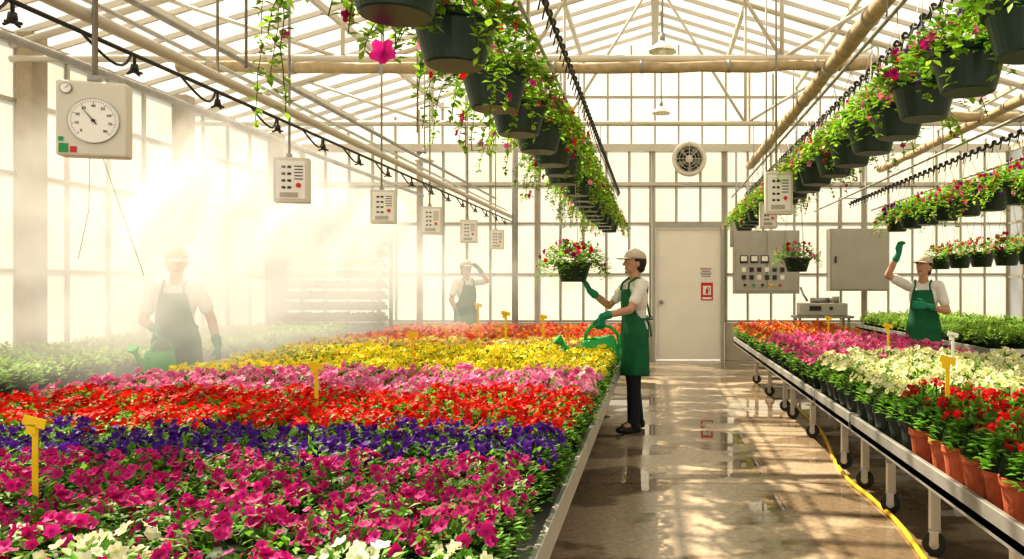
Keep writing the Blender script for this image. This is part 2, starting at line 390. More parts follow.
person((-3.0, 12.7, 0), R(-50), ((0.12, 0.30, 1.42), (0.10, 0.16, 1.62)), ((0.03, -0.26, 1.14), (0.16, -0.22, 0.92)),
       ((0.1, -0.75, 0.5), (0.3, -0.4, -0.8), (0.9, 0.2, 0), 0.3), ((0.2, 0, -1), (0, 1, 0), (1, 0, 0), 0.4),
       ((0.04, 0.10, 0), (0, -0.10, 0)), 'person in pale cap shading their eyes with one hand', 0.008, 1.03)
person((2.92, 8.7, 0), R(-115), ((0.04, 0.25, 1.13), (0.22, 0.06, 1.19)), ((0.14, -0.36, 1.52), (0.16, -0.24, 1.76)),
       ((0.5, -0.85, 0.1), (-0.8, -0.4, 0), (0, 0.1, 1), 0.5), ((0, 0.1, 1), (0.6, 0.8, 0), (0.8, -0.6, 0), 0.6),
       ((0.04, 0.10, 0), (0, -0.10, 0)), 'person in beige cap and green apron reaching up', 0.007, 0.99, head_yaw=-0.3, head_pitch=-0.1)

def can_parts():
    mb = MB()
    mb.lathe([(0.0, 0.0), (0.105, 0.0), (0.115, 0.012), (0.118, 0.10), (0.105, 0.17), (0.10, 0.178), (0.092, 0.17), (0.10, 0.10), (0.095, 0.02), (0, 0.015)], 28, sx=1.15, sy=0.85)
    mb.box((-0.045, 0, 0.172), (0.10, 0.135, 0.008))
    b = mb.mesh('can_body', [CANG])
    mb = MB(); mb.tube([(0.09, 0, 0.035), (0.17, 0, 0.075), (0.22, 0, 0.13), (0.26, 0, 0.19)], [0.034, 0.026, 0.020, 0.016], 14)
    mb.cyl((0.115, 0, 0.14), (0.215, 0, 0.13), 0.006)
    s = mb.mesh('can_spout', [CANG])
    mb = MB(); d = V((0.62, 0, 0.78)).normalized(); p = V((0.255, 0, 0.185)); mb.cyl(p, p+d*0.045, 0.016, 0.042, 16); mb.cyl(p+d*0.045, p+d*0.055, 0.042, 0.038, 16)
    r = mb.mesh('can_rose', [CANG])
    mb = MB(); mb.tube([(0.09, 0, 0.165), (0.08, 0, 0.225), (0.03, 0, 0.262), (-0.04, 0, 0.265), (-0.11, 0, 0.235), (-0.155, 0, 0.17), (-0.155, 0, 0.10), (-0.125, 0, 0.055)], 0.0125, 10)
    h = mb.mesh('can_handle', [CANG])
    return [('can_body', b), ('spout', s), ('sprinkler_rose', r), ('handle', h)]
CP = can_parts()
def to_world(root, hd, f, s): return (root[0]+f*math.cos(hd)-s*math.sin(hd), root[1]+f*math.sin(hd)+s*math.cos(hd))
cx, cy = to_world(PC, HC, 0.415, 0.145)
CANPOS = (cx-0.05, cy)
can = spawn('watering_can', CP, (cx, cy, 0.69), 0, 1.28, 'bright green plastic watering can held over the flower bed', 'watering can', rot=(0, R(10), R(196)))
cx, cy = to_world(PLm, R(-72), 0.29, -0.05)
spawn('watering_can', CP, (cx, cy, 0.70), R(-95), 1.0, 'green watering can held by the person in mist', 'watering can')

# ------------------------------------------------------------------ plants
def leaf(mb, p, d, up, L, W, col):
    p = V(p); d = V(d).normalized(); s = d.cross(up)
    if s.length < 1e-3: s = d.orthogonal()
    s.normalize(); u = s.cross(d)
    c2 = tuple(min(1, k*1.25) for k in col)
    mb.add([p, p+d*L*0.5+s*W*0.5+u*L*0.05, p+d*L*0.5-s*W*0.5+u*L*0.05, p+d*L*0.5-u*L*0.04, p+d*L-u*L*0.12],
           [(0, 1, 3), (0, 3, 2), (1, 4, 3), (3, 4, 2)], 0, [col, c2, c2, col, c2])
def bloom(mb, c, n, Rr, col, cc, mi=1):
    c = V(c); n = V(n).normalized(); a = n.orthogonal().normalized(); b = n.cross(a); k = 15; ph = rnd(0, 6.28)
    q = rnd(0.70, 1.18); col = tuple(min(1, x*q) for x in col)
    mc = tuple(x*0.55+y*0.45 for x, y in zip(col, cc))
    vs = [c-n*Rr*0.35]; cs = [cc]
    for i in range(k):
        t = ph+2*math.pi*i/k; r = Rr*0.35; vs.append(c+(a*math.cos(t)+b*math.sin(t))*r-n*Rr*0.05); cs.append(mc)
    for i in range(k):
        t = ph+2*math.pi*i/k; r = Rr*(0.74, 1.0, 1.0)[i % 3]*rnd(0.94, 1.05)
        vs.append(c+(a*math.cos(t)+b*math.sin(t))*r+n*Rr*(0.18 if i % 3 else -0.05)*rnd(0.0, 1.4)); cs.append(col)
    fs = [(0, 1+i, 1+(i+1) % k) for i in range(k)]+[(1+i, 1+k+i, 1+k+(i+1) % k, 1+(i+1) % k) for i in range(k)]
    mb.add(vs, fs, mi, cs)
def floret_ball(mb, c, Rr, col, cnt=16, mi=1):
    for i in range(cnt):
        n = V((rnd(-1, 1), rnd(-1, 1), rnd(-0.25, 1))).normalized(); p = V(c)+n*Rr*rnd(0.8, 1.1)
        a = n.orthogonal().normalized(); b = n.cross(a); r = Rr*0.42; q = rnd(0.7, 1.2); cl = tuple(min(1, x*q) for x in col)
        vs = [p]
        for j in range(10):
            t = math.pi*2*j/10; rr = r*(1 if j % 2 else 0.62); vs.append(p+(a*math.cos(t)+b*math.sin(t))*rr+n*r*0.12)
        mb.add(vs, [(0, 1+j, 1+(j+1) % 10) for j in range(10)], mi, cl)
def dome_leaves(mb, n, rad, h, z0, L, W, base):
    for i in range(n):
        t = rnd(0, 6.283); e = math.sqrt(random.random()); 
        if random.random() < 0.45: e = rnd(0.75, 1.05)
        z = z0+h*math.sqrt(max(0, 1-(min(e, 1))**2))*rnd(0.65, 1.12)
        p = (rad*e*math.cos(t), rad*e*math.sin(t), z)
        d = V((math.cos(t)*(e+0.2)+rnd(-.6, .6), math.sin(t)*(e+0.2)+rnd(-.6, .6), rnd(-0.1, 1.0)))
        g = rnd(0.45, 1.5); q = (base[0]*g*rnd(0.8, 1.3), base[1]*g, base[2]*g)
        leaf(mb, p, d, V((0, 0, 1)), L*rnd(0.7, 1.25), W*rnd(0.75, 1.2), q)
GR = (0.12, 0.28, 0.03)
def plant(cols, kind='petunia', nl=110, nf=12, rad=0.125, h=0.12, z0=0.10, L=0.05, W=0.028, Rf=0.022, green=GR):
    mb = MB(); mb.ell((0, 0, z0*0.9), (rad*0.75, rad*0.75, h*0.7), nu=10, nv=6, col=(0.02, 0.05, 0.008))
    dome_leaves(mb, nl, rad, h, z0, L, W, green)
    fm = MB()
    for i in range(nf):
        t = rnd(0, 6.283); e = math.sqrt(random.random())*0.98; z = z0+h*math.sqrt(1-e*e*0.8)+rnd(0.0, 0.042)
        p = V((rad*e*math.cos(t), rad*e*math.sin(t), z)); col, cc = random.choice(cols)
        if kind == 'petunia':
            n = V((math.cos(t)*e*0.9+rnd(-.6, .6), math.sin(t)*e*0.9+rnd(-.6, .6)-0.3, rnd(0.3, 1)))
            bloom(fm, p, n, Rf*rnd(0.7, 1.2), col, cc, 0)
        else:
            mb.tube([p+V((0, 0, -0.09)), p], 0.0028, 4, col=(0.12, 0.2, 0.04)); floret_ball(fm, p, Rf, col, 15, 0)
    return mb.mesh('foliage', [M_LEAF]), (fm.mesh('blossoms', [M_PETAL]) if nf else None)
def pot_mesh(r, h, m, name='pot'):
    mb = MB(); mb.lathe([(0, 0), (r*0.74, 0), (r*0.94, h*0.8), (r*0.95, h*0.81), (r*1.04, h*0.82), (r*1.06, h), (r*0.95, h), (r*0.92, h*0.86)], 20, mi=0, smooth=False)
    mb.lathe([(r*0.93, h*0.88), (0, h*0.9)], 20, mi=1)
    return mb.mesh(name, [m, SOIL])
POTB = pot_mesh(0.075, 0.10, BLACKP); POTT = pot_mesh(0.076, 0.145, TERRA); POTD = pot_mesh(0.084, 0.155, BLACKP)

C = dict(magenta=[((0.62, 0.012, 0.21), (0.25, 0.0, 0.10)), ((0.76, 0.03, 0.32), (0.3, 0.0, 0.12)), ((0.50, 0.006, 0.16), (0.2, 0.0, 0.08))],
         purple=[((0.085, 0.012, 0.30), (0.03, 0.0, 0.10)), ((0.14, 0.02, 0.38), (0.04, 0, 0.12))],
         red=[((0.80, 0.010, 0.004), (0.4, 0.01, 0.0)), ((0.68, 0.008, 0.008), (0.35, 0.0, 0.0)), ((0.85, 0.02, 0.008), (0.5, 0.02, 0.01))],
         deepred=[((0.62, 0.002, 0.006), (0.4, 0.01, 0.0)), ((0.50, 0.002, 0.006), (0.35, 0.0, 0.0)), ((0.72, 0.006, 0.008), (0.5, 0.02, 0.01))],
         pink=[((0.88, 0.26, 0.48), (0.75, 0.1, 0.3)), ((0.90, 0.50, 0.66), (0.8, 0.2, 0.35)), ((0.86, 0.18, 0.46), (0.6, 0.05, 0.2))],
         rose=[((0.85, 0.14, 0.38), (0.65, 0.05, 0.2)), ((0.88, 0.27, 0.50), (0.7, 0.1, 0.3)), ((0.75, 0.05, 0.28), (0.6, 0.02, 0.15))],
         yellow=[((0.92, 0.74, 0.015), (0.8, 0.5, 0.02)), ((0.92, 0.84, 0.08), (0.8, 0.6, 0.04))],
         orange=[((0.85, 0.20, 0.02), (0.7, 0.1, 0.01)), ((0.80, 0.05, 0.02), (0.6, 0.04, 0.01)), ((0.88, 0.38, 0.05), (0.8, 0.2, 0.02)), ((0.8, 0.1, 0.15), (0.6, 0.1, 0.05))],
         white=[((0.86, 0.86, 0.66), (0.65, 0.72, 0.2)), ((0.88, 0.88, 0.80), (0.7, 0.75, 0.3))],
         cream=[((0.86, 0.84, 0.45), (0.65, 0.66, 0.12)), ((0.88, 0.87, 0.66), (0.7, 0.7, 0.2))],
         pale=[((0.9, 0.70, 0.25), (0.85, 0.6, 0.1)), ((0.88, 0.35, 0.25), (0.7, 0.2, 0.1)), ((0.88, 0.6, 0.3), (0.8, 0.4, 0.2)), ((0.9, 0.7, 0.05), (0.8, 0.5, 0.05))])
def variants(col, n, **k): return [plant(C[col] if col else [], **k) for _ in range(n)]
VAR = {}
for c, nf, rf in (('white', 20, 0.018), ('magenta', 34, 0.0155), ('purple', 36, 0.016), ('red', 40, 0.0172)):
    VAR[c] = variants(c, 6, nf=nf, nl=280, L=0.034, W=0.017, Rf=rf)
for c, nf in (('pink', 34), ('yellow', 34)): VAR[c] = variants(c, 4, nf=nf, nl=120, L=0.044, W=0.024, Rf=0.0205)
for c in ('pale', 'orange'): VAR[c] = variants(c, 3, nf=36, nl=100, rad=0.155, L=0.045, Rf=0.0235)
LAB = dict(magenta='magenta petunia plant in full bloom in the flower bed', purple='deep violet petunia plant massed on the bench', red='bright red petunia plant in dense bloom', pink='soft pink petunia plant on the bench',
           yellow='yellow petunia plant covered in blooms', white='creamy white petunia plant with green leaves', pale='mixed apricot flowering plant on the bench', orange='orange red flowering plant on the bench')
def put(kind, loc, pot, name, label, cat, group, far=False, sc=1.0):
    f, b = random.choice(VAR[kind]); parts = []
    if pot: parts.append(('pot', pot))
    parts.append(('foliage', f))
    if b: parts.append(('blossoms', b))
    return spawn(name, parts, loc, rnd(-0.6, 0.6), sc*rnd(0.92, 1.08), label, cat, group)
BZ = 0.60
def colour_at(y, x):
    if y < 1.90: return 'white' if (random.random() < 0.55 and not -0.95 < x < -0.7) else 'magenta'
    for lim, c in ((2.75, 'magenta'), (3.32, 'purple'), (4.40, 'red'), (5.55, 'pink'), (7.6, 'yellow'), (8.7, 'pale'), (99, 'orange')):
        if y < lim: return c
y = 1.50
while y < 11.7:
    st = 0.19 if y < 4.6 else (0.2 if y < 7.6 else 0.265)
    x = -0.46
    while x > -3.42:
        xx = x+rnd(-0.03, 0.03); yy = y+rnd(-0.035, 0.035)
        c = colour_at(yy+rnd(-0.07, 0.07)+0.04*math.sin(xx*3), xx)
        if x > -y*0.82-0.7 and not (abs(xx-CANPOS[0]) < 0.46 and abs(yy-CANPOS[1]) < 0.26):
            put(c, (xx, yy, BZ-0.005), POTB if y < 5 else None, c.replace('pale', 'apricot')+'_petunia', LAB[c], 'flowering plant', c+' petunias on the main bench')
        x -= st
    y += st

def bench(x0, x1, y0, y1, z, inset, wheels, label, legy=None):
    cx, cy = (x0+x1)/2, (y0+y1)/2; w, l = x1-x0, y1-y0
    legy = [q-cy for q in legy] if legy else [k*l for k in (-0.42, 0, 0.42)]
    r = obj('greenhouse_bench', None, None, (cx, cy, 0)); tag(r, label, 'bench', 'rolling benches')
    mb = MB(); mb.box((0, 0, z-0.03), (w, l, 0.03))
    obj('tray', mb.mesh('tray', [ALU]), r)
    mb = MB()
    for sx in (-1, 1): mb.box((sx*(w/2-0.012), 0, z-0.01), (0.024, l, 0.10))
    for sy in (-1, 1): mb.box((0, sy*(l/2-0.012), z-0.01), (w-0.05, 0.024, 0.10))
    obj('rim', mb.mesh('rim', [ALU]), r, bevel=0.004)
    mb = MB()
    for sx in (-1, 1): mb.box((sx*(w/2-inset), 0, z-0.085), (0.04, l-0.1, 0.06))
    for k in legy: mb.box((0, k, z-0.10), (w-0.1, 0.04, 0.04)); mb.box((0, k, 0.22), (w-2*inset, 0.03, 0.03))
    obj('under_frame', mb.mesh('under_frame', [STEEL]), r)
    for sx in (-1, 1):
        for k in legy:
            px, py = sx*(w/2-inset), k
            mb = MB(); mb.box((0, 0, (z-0.1+0.12)/2), (0.048, 0.048, z-0.22)); lg = obj('leg', mb.mesh('leg', [CREAM if wheels else STEEL]), r, (px, py, 0))
            if wheels:
                mb = MB(); mb.cyl((-0.018, 0, 0.06), (0.018, 0, 0.06), 0.06, n=20); mb.cyl((-0.024, 0, 0.06), (0.024, 0, 0.06), 0.026, n=12, mi=1)
                mb.box((-0.027, 0, 0.09), (0.005, 0.045, 0.08), 1); mb.box((0.027, 0, 0.09), (0.005, 0.045, 0.08), 1); mb.box((0, 0, 0.128), (0.06, 0.06, 0.008), 1)
                ca = obj('caster', mb.mesh('caster', [BLACK, ALU]), lg, rot=(0, 0, R(65)))
            else:
                mb = MB(); mb.box((0, 0, 0.006), (0.09, 0.09, 0.012)); mb.cyl((0, 0, 0.01), (0, 0, 0.13), 0.012); obj('foot', mb.mesh('foot', [STEEL]), lg)
    return r
for a, b in ((1.2, 4.78), (4.82, 8.3), (8.34, 11.8)): bench(-3.52, -0.33, a, b, BZ, 0.45, False, 'wide aluminium bench filled with petunias')
for a, b, ly in ((1.9, 4.7, (2.2, 3.2, 4.15)), (4.75, 5.75, (4.92, 5.52)), (5.8, 8.6, (6.12, 7.35, 8.4)), (8.65, 11.7, (8.9, 10.1, 11.4))): bench(1.15, 2.62, a, b, BZ, 0.30, True, 'aluminium rolling bench on casters beside the aisle', ly)
for a, b in ((4.6, 8.2), (8.25, 11.8)): bench(-6.1, -4.4, a, b, 0.60, 0.3, False, 'bench of leafy green seedlings along the window')
bench(3.35, 4.9, 8.0, 13.4, 0.72, 0.3, True, 'bench of green plants by the glass wall')

VAR['rwhite'] = variants('cream', 4, nf=34, nl=190, h=0.14, z0=0.17, Rf=0.020, L=0.040, W=0.022, rad=0.115)
VAR['rpink'] = variants('rose', 4, nf=34, nl=120, h=0.16, z0=0.13, Rf=0.0215, L=0.043)
VAR['rorange'] = variants('orange', 3, nf=34, nl=110, h=0.14, z0=0.12, rad=0.15, Rf=0.022, L=0.043)
VAR['geran'] = variants('deepred', 5, kind='geranium', nf=9, nl=190, rad=0.105, h=0.15, z0=0.17, L=0.040, W=0.032, Rf=0.023, green=(0.11, 0.28, 0.03))
VAR['green'] = variants(None, 4, nf=0, nl=190, rad=0.155, h=0.14, z0=0.09, L=0.058, W=0.028, green=(0.24, 0.42, 0.07))
y = 2.35
while y < 11.6:
    st = 0.19 if y < 3.78 else (0.205 if y < 6 else (0.22 if y < 8.2 else 0.27))
    x = 1.26
    while x < 2.55:
        xx, yy = x+rnd(-0.012, 0.012), y+rnd(-0.012, 0.012)
        if yy < 3.78: put('geran', (xx, yy, BZ-0.01), POTT, 'potted_geranium', 'red geranium with broad leaves in terracotta pot', 'potted plant', 'red geraniums in terracotta')
        elif yy < 5.9: put('rwhite', (xx, yy, BZ-0.01), POTD, 'potted_petunia', 'cream white petunia in a dark plastic pot', 'potted plant', 'white petunias in dark pots')
        elif yy < 8.2: put('rpink', (xx, yy, BZ-0.01), POTD, 'potted_petunia', 'rose pink petunia in a dark plastic pot', 'potted plant', 'pink petunias in dark pots')
        else: put('rorange', (xx, yy, BZ-0.01), POTD, 'potted_petunia', 'orange red petunia in a dark plastic pot', 'potted plant', 'orange petunias in dark pots')
        x += st
    y += st
y = 4.8
while y < 11.7:
    x = -4.55
    while x > -6.0:
        put('green', (x+rnd(-.03, .03), y+rnd(-.03, .03), 0.595), POTB, 'potted_seedling', 'leafy green seedling in a black pot', 'potted plant', 'green seedlings along the window')
        x -= 0.28
    y += 0.28
y = 8.2
while y < 13.3:
    x = 3.5
    while x < 4.8:
        put('green', (x, y+rnd(-.03, .03), 0.715), POTB, 'potted_herb', 'bushy green potted herb on the bench', 'potted plant', 'green herbs on the side bench')
        x += 0.3
    y += 0.3

# hanging baskets
def vine(mb, fm, p, out, L, green, cols, fl=0.1, lw=0.030, ls=0.043):
    p = V(p); d = V((out[0], out[1], 0.25)); pts = [p.copy()]; n = max(2, int(L/0.035))
    for i in range(n):
        d = d+V((rnd(-.18, .18), rnd(-.18, .18), -0.30)); d.normalize() if d.length > 1 else None
        p = p+d.normalized()*0.035; pts.append(p.copy())
        for s in (0, 1, 2):
            if random.random() < 0.8:
                sd = V((rnd(-1, 1), rnd(-1, 1), rnd(-0.6, 0.5))); g = rnd(0.6, 1.5)
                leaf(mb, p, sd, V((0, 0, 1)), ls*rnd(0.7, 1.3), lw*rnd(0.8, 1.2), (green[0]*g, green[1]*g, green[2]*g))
        if random.random() < fl:
            c, cc = random.choice(cols); bloom(fm, p+V((out[0]*0.02, out[1]*0.02, 0)), V((out[0]+rnd(-.3, .3), out[1]+rnd(-.3, .3)-0.4, 0.2)), rnd(0.018, 0.027), c, cc, 0)
    mb.tube(pts, 0.0022, 4, col=(0.12, 0.17, 0.04))
VG = (0.23, 0.40, 0.035)
def basket(cols, nv=16, vl=(0.15, 0.5), nf=12, nl=150, hang=0.5, r=0.17, h=0.19, sp=1.45, top=0.16):
    mb = MB(); mb.lathe([(0, 0), (r*0.66, 0), (r*0.70, 0.006), (r*0.93, h*0.80), (r*0.93, h*0.82), (r*1.03, h*0.84), (r*1.05, h), (r*0.96, h), (r*0.93, h*0.88)], 28, smooth=False)
    mb.lathe([(r*0.94, h*0.9), (0, h*0.92)], 28, mi=1)
    pot = mb.mesh('basket_pot', [GREENP, SOIL])
    hb = MB(); tp = V((0, 0, h+hang))
    for a in (0.5, 2.6, 4.7): hb.cyl((r*math.cos(a), r*math.sin(a), h), tp, 0.0025, n=5)
    hb.tube([tp, tp+V((0, 0, 0.03)), tp+V((0.015, 0, 0.05)), tp+V((0, 0, 0.065)), tp+V((-0.012, 0, 0.05))], 0.003, 6)
    hang_m = hb.mesh('hanger', [STEEL])
    fo = MB(); fl = MB()
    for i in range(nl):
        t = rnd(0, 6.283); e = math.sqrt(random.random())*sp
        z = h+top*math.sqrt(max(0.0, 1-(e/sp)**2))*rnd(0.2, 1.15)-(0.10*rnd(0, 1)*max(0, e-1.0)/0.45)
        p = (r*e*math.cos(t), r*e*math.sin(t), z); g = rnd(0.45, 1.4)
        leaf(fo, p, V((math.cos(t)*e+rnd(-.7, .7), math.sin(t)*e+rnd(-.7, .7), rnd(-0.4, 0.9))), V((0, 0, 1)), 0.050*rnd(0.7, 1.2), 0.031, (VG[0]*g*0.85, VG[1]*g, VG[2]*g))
    for i in range(nv):
        t = 6.283*i/nv+rnd(-.2, .2); L = rnd(*vl)*(1.0 if random.random() < 0.45 else 0.4)
        vine(fo, fl, (r*1.0*math.cos(t), r*1.0*math.sin(t), h+0.02), (math.cos(t), math.sin(t)), L, VG, cols, 0.06)
    for i in range(nf):
        t = rnd(0, 6.283); e = rnd(0.5, sp*1.08); c, cc = random.choice(cols)
        bloom(fl, (r*e*math.cos(t), r*e*math.sin(t), h+top*math.sqrt(max(0, 1-(e/sp)**2))+rnd(-0.06, 0.05)), V((math.cos(t), math.sin(t)-0.4, rnd(-0.4, 0.6))), rnd(0.022, 0.030), c, cc, 0)
    return [('pot', pot), ('hanger', hang_m), ('foliage', fo.mesh('foliage', [M_LEAF])), ('blossoms', fl.mesh('blossoms', [M_PETAL]))]
mixR = C['red']+C['magenta']+C['pink'][:1]+C['rose']
mixP = C['magenta']+C['purple']+C['red']+C['rose']
BL = [basket(mixR, 30, (0.15, 0.48), 28, 560, sp=1.55) for _ in range(4)]
BR = [basket(mixP, 24, (0.12, 0.36), 36, 560, sp=1.6) for _ in range(4)]
for i, y in enumerate([2.62, 3.22, 4.02, 4.7, 5.3, 5.9, 6.45, 7.0, 7.9, 8.45, 9.0, 9.6, 10.2, 10.8, 11.4, 12.0, 12.7, 13.4]):
    spawn('hanging_basket', BL[i % 4], (-0.78+rnd(-.03, .03)-(0.06 if i == 0 else 0), y, 2.28), rnd(0, 6.28) if i else 1.0, 1.0, 'dark green hanging basket trailing leafy vines and petunias', 'hanging basket', 'hanging baskets over the flower bed')
for i, y in enumerate([3.05, 3.62, 4.2, 4.75, 5.3, 5.85, 6.4, 6.95, 7.5, 8.05, 8.6, 9.2, 9.8, 10.4, 11.0, 11.6, 12.2, 12.8]):
    spawn('hanging_basket', BR[i % 4], (1.42+rnd(-.02, .02), y, 2.27), rnd(0, 6.28), 1.0, 'dark green hanging basket with purple and red petunias', 'hanging basket', 'hanging baskets over the rolling bench')
for i, y in enumerate([5.9, 6.45, 7.0, 7.55, 8.1, 8.65, 9.2, 9.75]):
    spawn('hanging_basket', BR[i % 4], (2.95, y, 2.05), rnd(0, 6.28), 0.92, 'hanging basket of pink and red petunias', 'hanging basket', 'hanging baskets in the upper side row')
BS = [basket(mixR, 12, (0.08, 0.2), 26, 300, hang=0.9) for _ in range(2)]
for i, y in enumerate([8.5, 9.1, 9.8, 10.5, 11.2]):
    spawn('hanging_basket', BS[i % 2], (4.0, y, 1.62), rnd(0, 6.28), 0.95, 'low hanging basket with red petunias', 'hanging basket', 'hanging baskets in the low side row')
hx, hy = to_world(PC, HC, 0.58, -0.14)
spawn('hanging_basket', basket(mixR, 26, (0.08, 0.22), 40, 1000, hang=1.1, r=0.17, h=0.18, sp=1.95, top=0.18), (hx, hy, 1.43), 0.4, 1.0, 'single hanging basket of red petunias being held by a gloved hand', 'hanging basket')
bs = basket(mixR, 12, (0.06, 0.16), 26, 450, hang=1.6, r=0.17, h=0.17, sp=1.7)
spawn('hanging_basket', bs, (1.72, 9.7, 1.56), 0.4, 1.0, 'single hanging basket of mixed flowers in front of the panels', 'hanging basket')

# ------------------------------------------------------------------ room shell
XW = 6.6; YB = 14.95; YF = -3.0; EZ = 4.0; RZ = 6.0
mb = MB(); mb.box((0, (YB+YF)/2, -0.05), (2*XW+0.4, YB-YF+0.4, 0.10)); struct('floor', mb.mesh('floor', [floor_mat()]), 'wet brown concrete floor with puddles')
mb = MB()
mb.add([(-XW, YF, EZ), (0, YF, RZ), (0, YB, RZ), (-XW, YB, EZ)], [(0, 1, 2, 3)], smooth=False); mb.add([(XW, YF, EZ), (0, YF, RZ), (0, YB, RZ), (XW, YB, EZ)], [(0, 3, 2, 1)], smooth=False)
struct('ceiling', mb.mesh('ceiling', [M_ROOF]), 'translucent gabled greenhouse roof glazing')
tn = [0]
def trim(mb, mats, label, bevel=0):
    tn[0] += 1; return struct('trim_%d' % tn[0], mb.mesh('trim', mats), label, bevel=bevel)
mb = MB(); mb.box((-XW, (YB+YF)/2, 0.35), (0.1, YB-YF, 0.70)); struct('wall_left', mb.mesh('wall_left', [KNEE]), 'low panel wall under the side glazing')
mb = MB(); mb.box((XW, (YB+YF)/2, 0.35), (0.1, YB-YF, 0.70)); struct('wall_right', mb.mesh('wall_right', [KNEE]), 'low panel wall under the side glazing')
mb = MB(); mb.box((-3.3, YB, 0.35), (6.6, 0.1, 0.70)); mb.box((3.95, YB, 0.35), (5.3, 0.1, 0.70)); struct('wall_back', mb.mesh('wall_back', [KNEE]), 'low panel wall under the end glazing')
wn = [0]
def window(axis, fixed, a0, a1, z0, z1, step, rails, label):
    wn[0] += 1; mb = MB()
    def bx(u, z, du, dz, dd=0.05, mi=0):
        if axis == 'x': mb.box((u, fixed, z), (du, dd, dz), mi)
        else: mb.box((fixed, u, z), (dd, du, dz), mi)
    bx((a0+a1)/2, (z0+z1)/2, a1-a0-0.02, z1-z0-0.01, 0.006, 1)
    k = max(1, round((a1-a0)/step))
    for i in range(k+1):
        u = a0+(a1-a0)*i/k
        if i == 0: u += 0.026
        if i == k: u -= 0.026
        bx(u, (z0+z1)/2, 0.048 if i in (0, k) else 0.032, z1-z0-0.004)
    for z in [z0+0.025]+rails+[z1-0.025]: bx((a0+a1)/2, z, a1-a0-0.01, 0.04, 0.044)
    return struct('window_%d' % wn[0], mb.mesh('window', [FRAME, M_GLASS]), label)
ys = [-3.0, 0.2, 2.9, 5.6, 8.3, 11.0, 13.7, YB]
for a, b in zip(ys, ys[1:]):
    window('y', -XW, a, b, 0.70, EZ, 0.68, [1.55, 2.55, 3.3], 'frosted side glazing with thin white mullions')
    window('y', XW, a, b, 0.70, EZ, 0.68, [1.55, 2.55, 3.3], 'frosted side glazing with thin white mullions')
for a, b in ((-6.6, -4.4), (-4.4, -2.2), (-2.2, -0.06)): window('x', YB, a, b, 0.70, 3.95, 0.44, [1.6, 2.55, 3.25], 'frosted end glazing in white frame')
window('x', YB, -0.06, 1.29, 2.54, 3.95, 0.44, [3.25], 'frosted glazing above the door')
for a, b in ((1.29, 3.9), (3.9, 6.6)): window('x', YB, a, b, 0.70, 3.95, 0.44, [1.6, 2.55, 3.25], 'frosted end glazing in white frame')
wn[0] += 1; mb = MB(); mb.add([(-XW, YB, EZ), (XW, YB, EZ), (0, YB, RZ)], [(0, 1, 2)], 1, smooth=False)
for i in range(-14, 15):
    x = i*0.44; zt = RZ-(RZ-EZ)*abs(x)/XW
    if zt-EZ > 0.1: mb.box((x, YB-0.03, (EZ+zt)/2), (0.035, 0.05, zt-EZ))
mb.box((0, YB-0.035, 4.9), (7.0, 0.045, 0.045))
struct('window_%d' % wn[0], mb.mesh('window', [FRAME, M_GLASS]), 'triangular gable glazing with vertical bars')
mb = MB(); mb.box((0, YB-0.08, 3.95), (13.1, 0.10, 0.13)); trim(mb, [WHITE], 'white gable tie beam')
mb = MB(); mb.box((0, YB-0.07, 3.28), (13.1, 0.07, 0.06)); trim(mb, [WHITE], 'white horizontal rail on end wall')
y = YF+0.3
while y < YB:
    for s in (-1, 1):
        mb = MB(); p0 = V((s*XW, y, EZ-0.03)); p1 = V((0, y, RZ-0.03)); d = p1-p0; rot = Matrix.Rotation(-math.atan2(d.z, d.x) if s < 0 else math.atan2(d.z, -d.x), 3, 'Y')
        mb.box((p0+p1)/2, (d.length, 0.035, 0.055), rot=rot); trim(mb, [WHITE], 'thin white roof glazing bar')
    y += 0.52
for s in (-1, 1):
    for u in (0.0, 0.2, 0.4, 0.6, 0.8):
        mb = MB(); mb.box((s*XW*(1-u), (YB+YF)/2, EZ+(RZ-EZ)*u-0.09), (0.06, YB-YF, 0.07)); trim(mb, [WHITE], 'long white roof purlin')
mb = MB(); mb.box((0, (YB+YF)/2, RZ-0.1), (0.12, YB-YF, 0.12)); trim(mb, [WHITE], 'white roof ridge beam')
for ty in (1.7, 4.9, 8.2, 11.5):
    mb = MB()
    for s in (-1, 1):
        mb.cyl((s*XW, ty, EZ-0.14), (0, ty, RZ-0.16), 0.04, n=8)
        for xa, xb in ((1.3, 1.3), (3.2, 3.2)): mb.cyl((s*xa, ty, 3.72), (s*xb, ty, RZ-0.16-(RZ-EZ)*xb/XW), 0.022, n=8)
        mb.cyl((s*1.3, ty, 3.72), (s*3.2, ty, RZ-0.16-(RZ-EZ)*3.2/XW), 0.02, n=8); mb.cyl((s*1.3, ty, 3.72), (0, ty, RZ-0.2), 0.02, n=8)
        mb.cyl((s*3.2, ty, 3.72), (s*5.0, ty, RZ-0.16-(RZ-EZ)*5.0/XW), 0.02, n=8)
    mb.cyl((-XW, ty, 3.72), (XW, ty, 3.72), 0.038, n=10)
    trim(mb, [WHITE], 'white tubular roof truss with diagonal braces')
for s in (-1, 1):
    for ty in (2.9, 5.6, 8.3, 11.0, 13.7):
        mb = MB(); mb.box((s*(XW-0.14), ty, EZ/2), (0.16, 0.22, EZ)); trim(mb, [WOOD if s < 0 else WHITE], 'tall square wall column', 0.01)
mb = MB(); mb.cyl((-2.45, 14.0, 0), (-2.45, 14.0, 4.9), 0.055, n=14); mb.box((-2.45, 14.0, 0.01), (0.2, 0.2, 0.02)); trim(mb, [STEEL], 'round steel interior column')
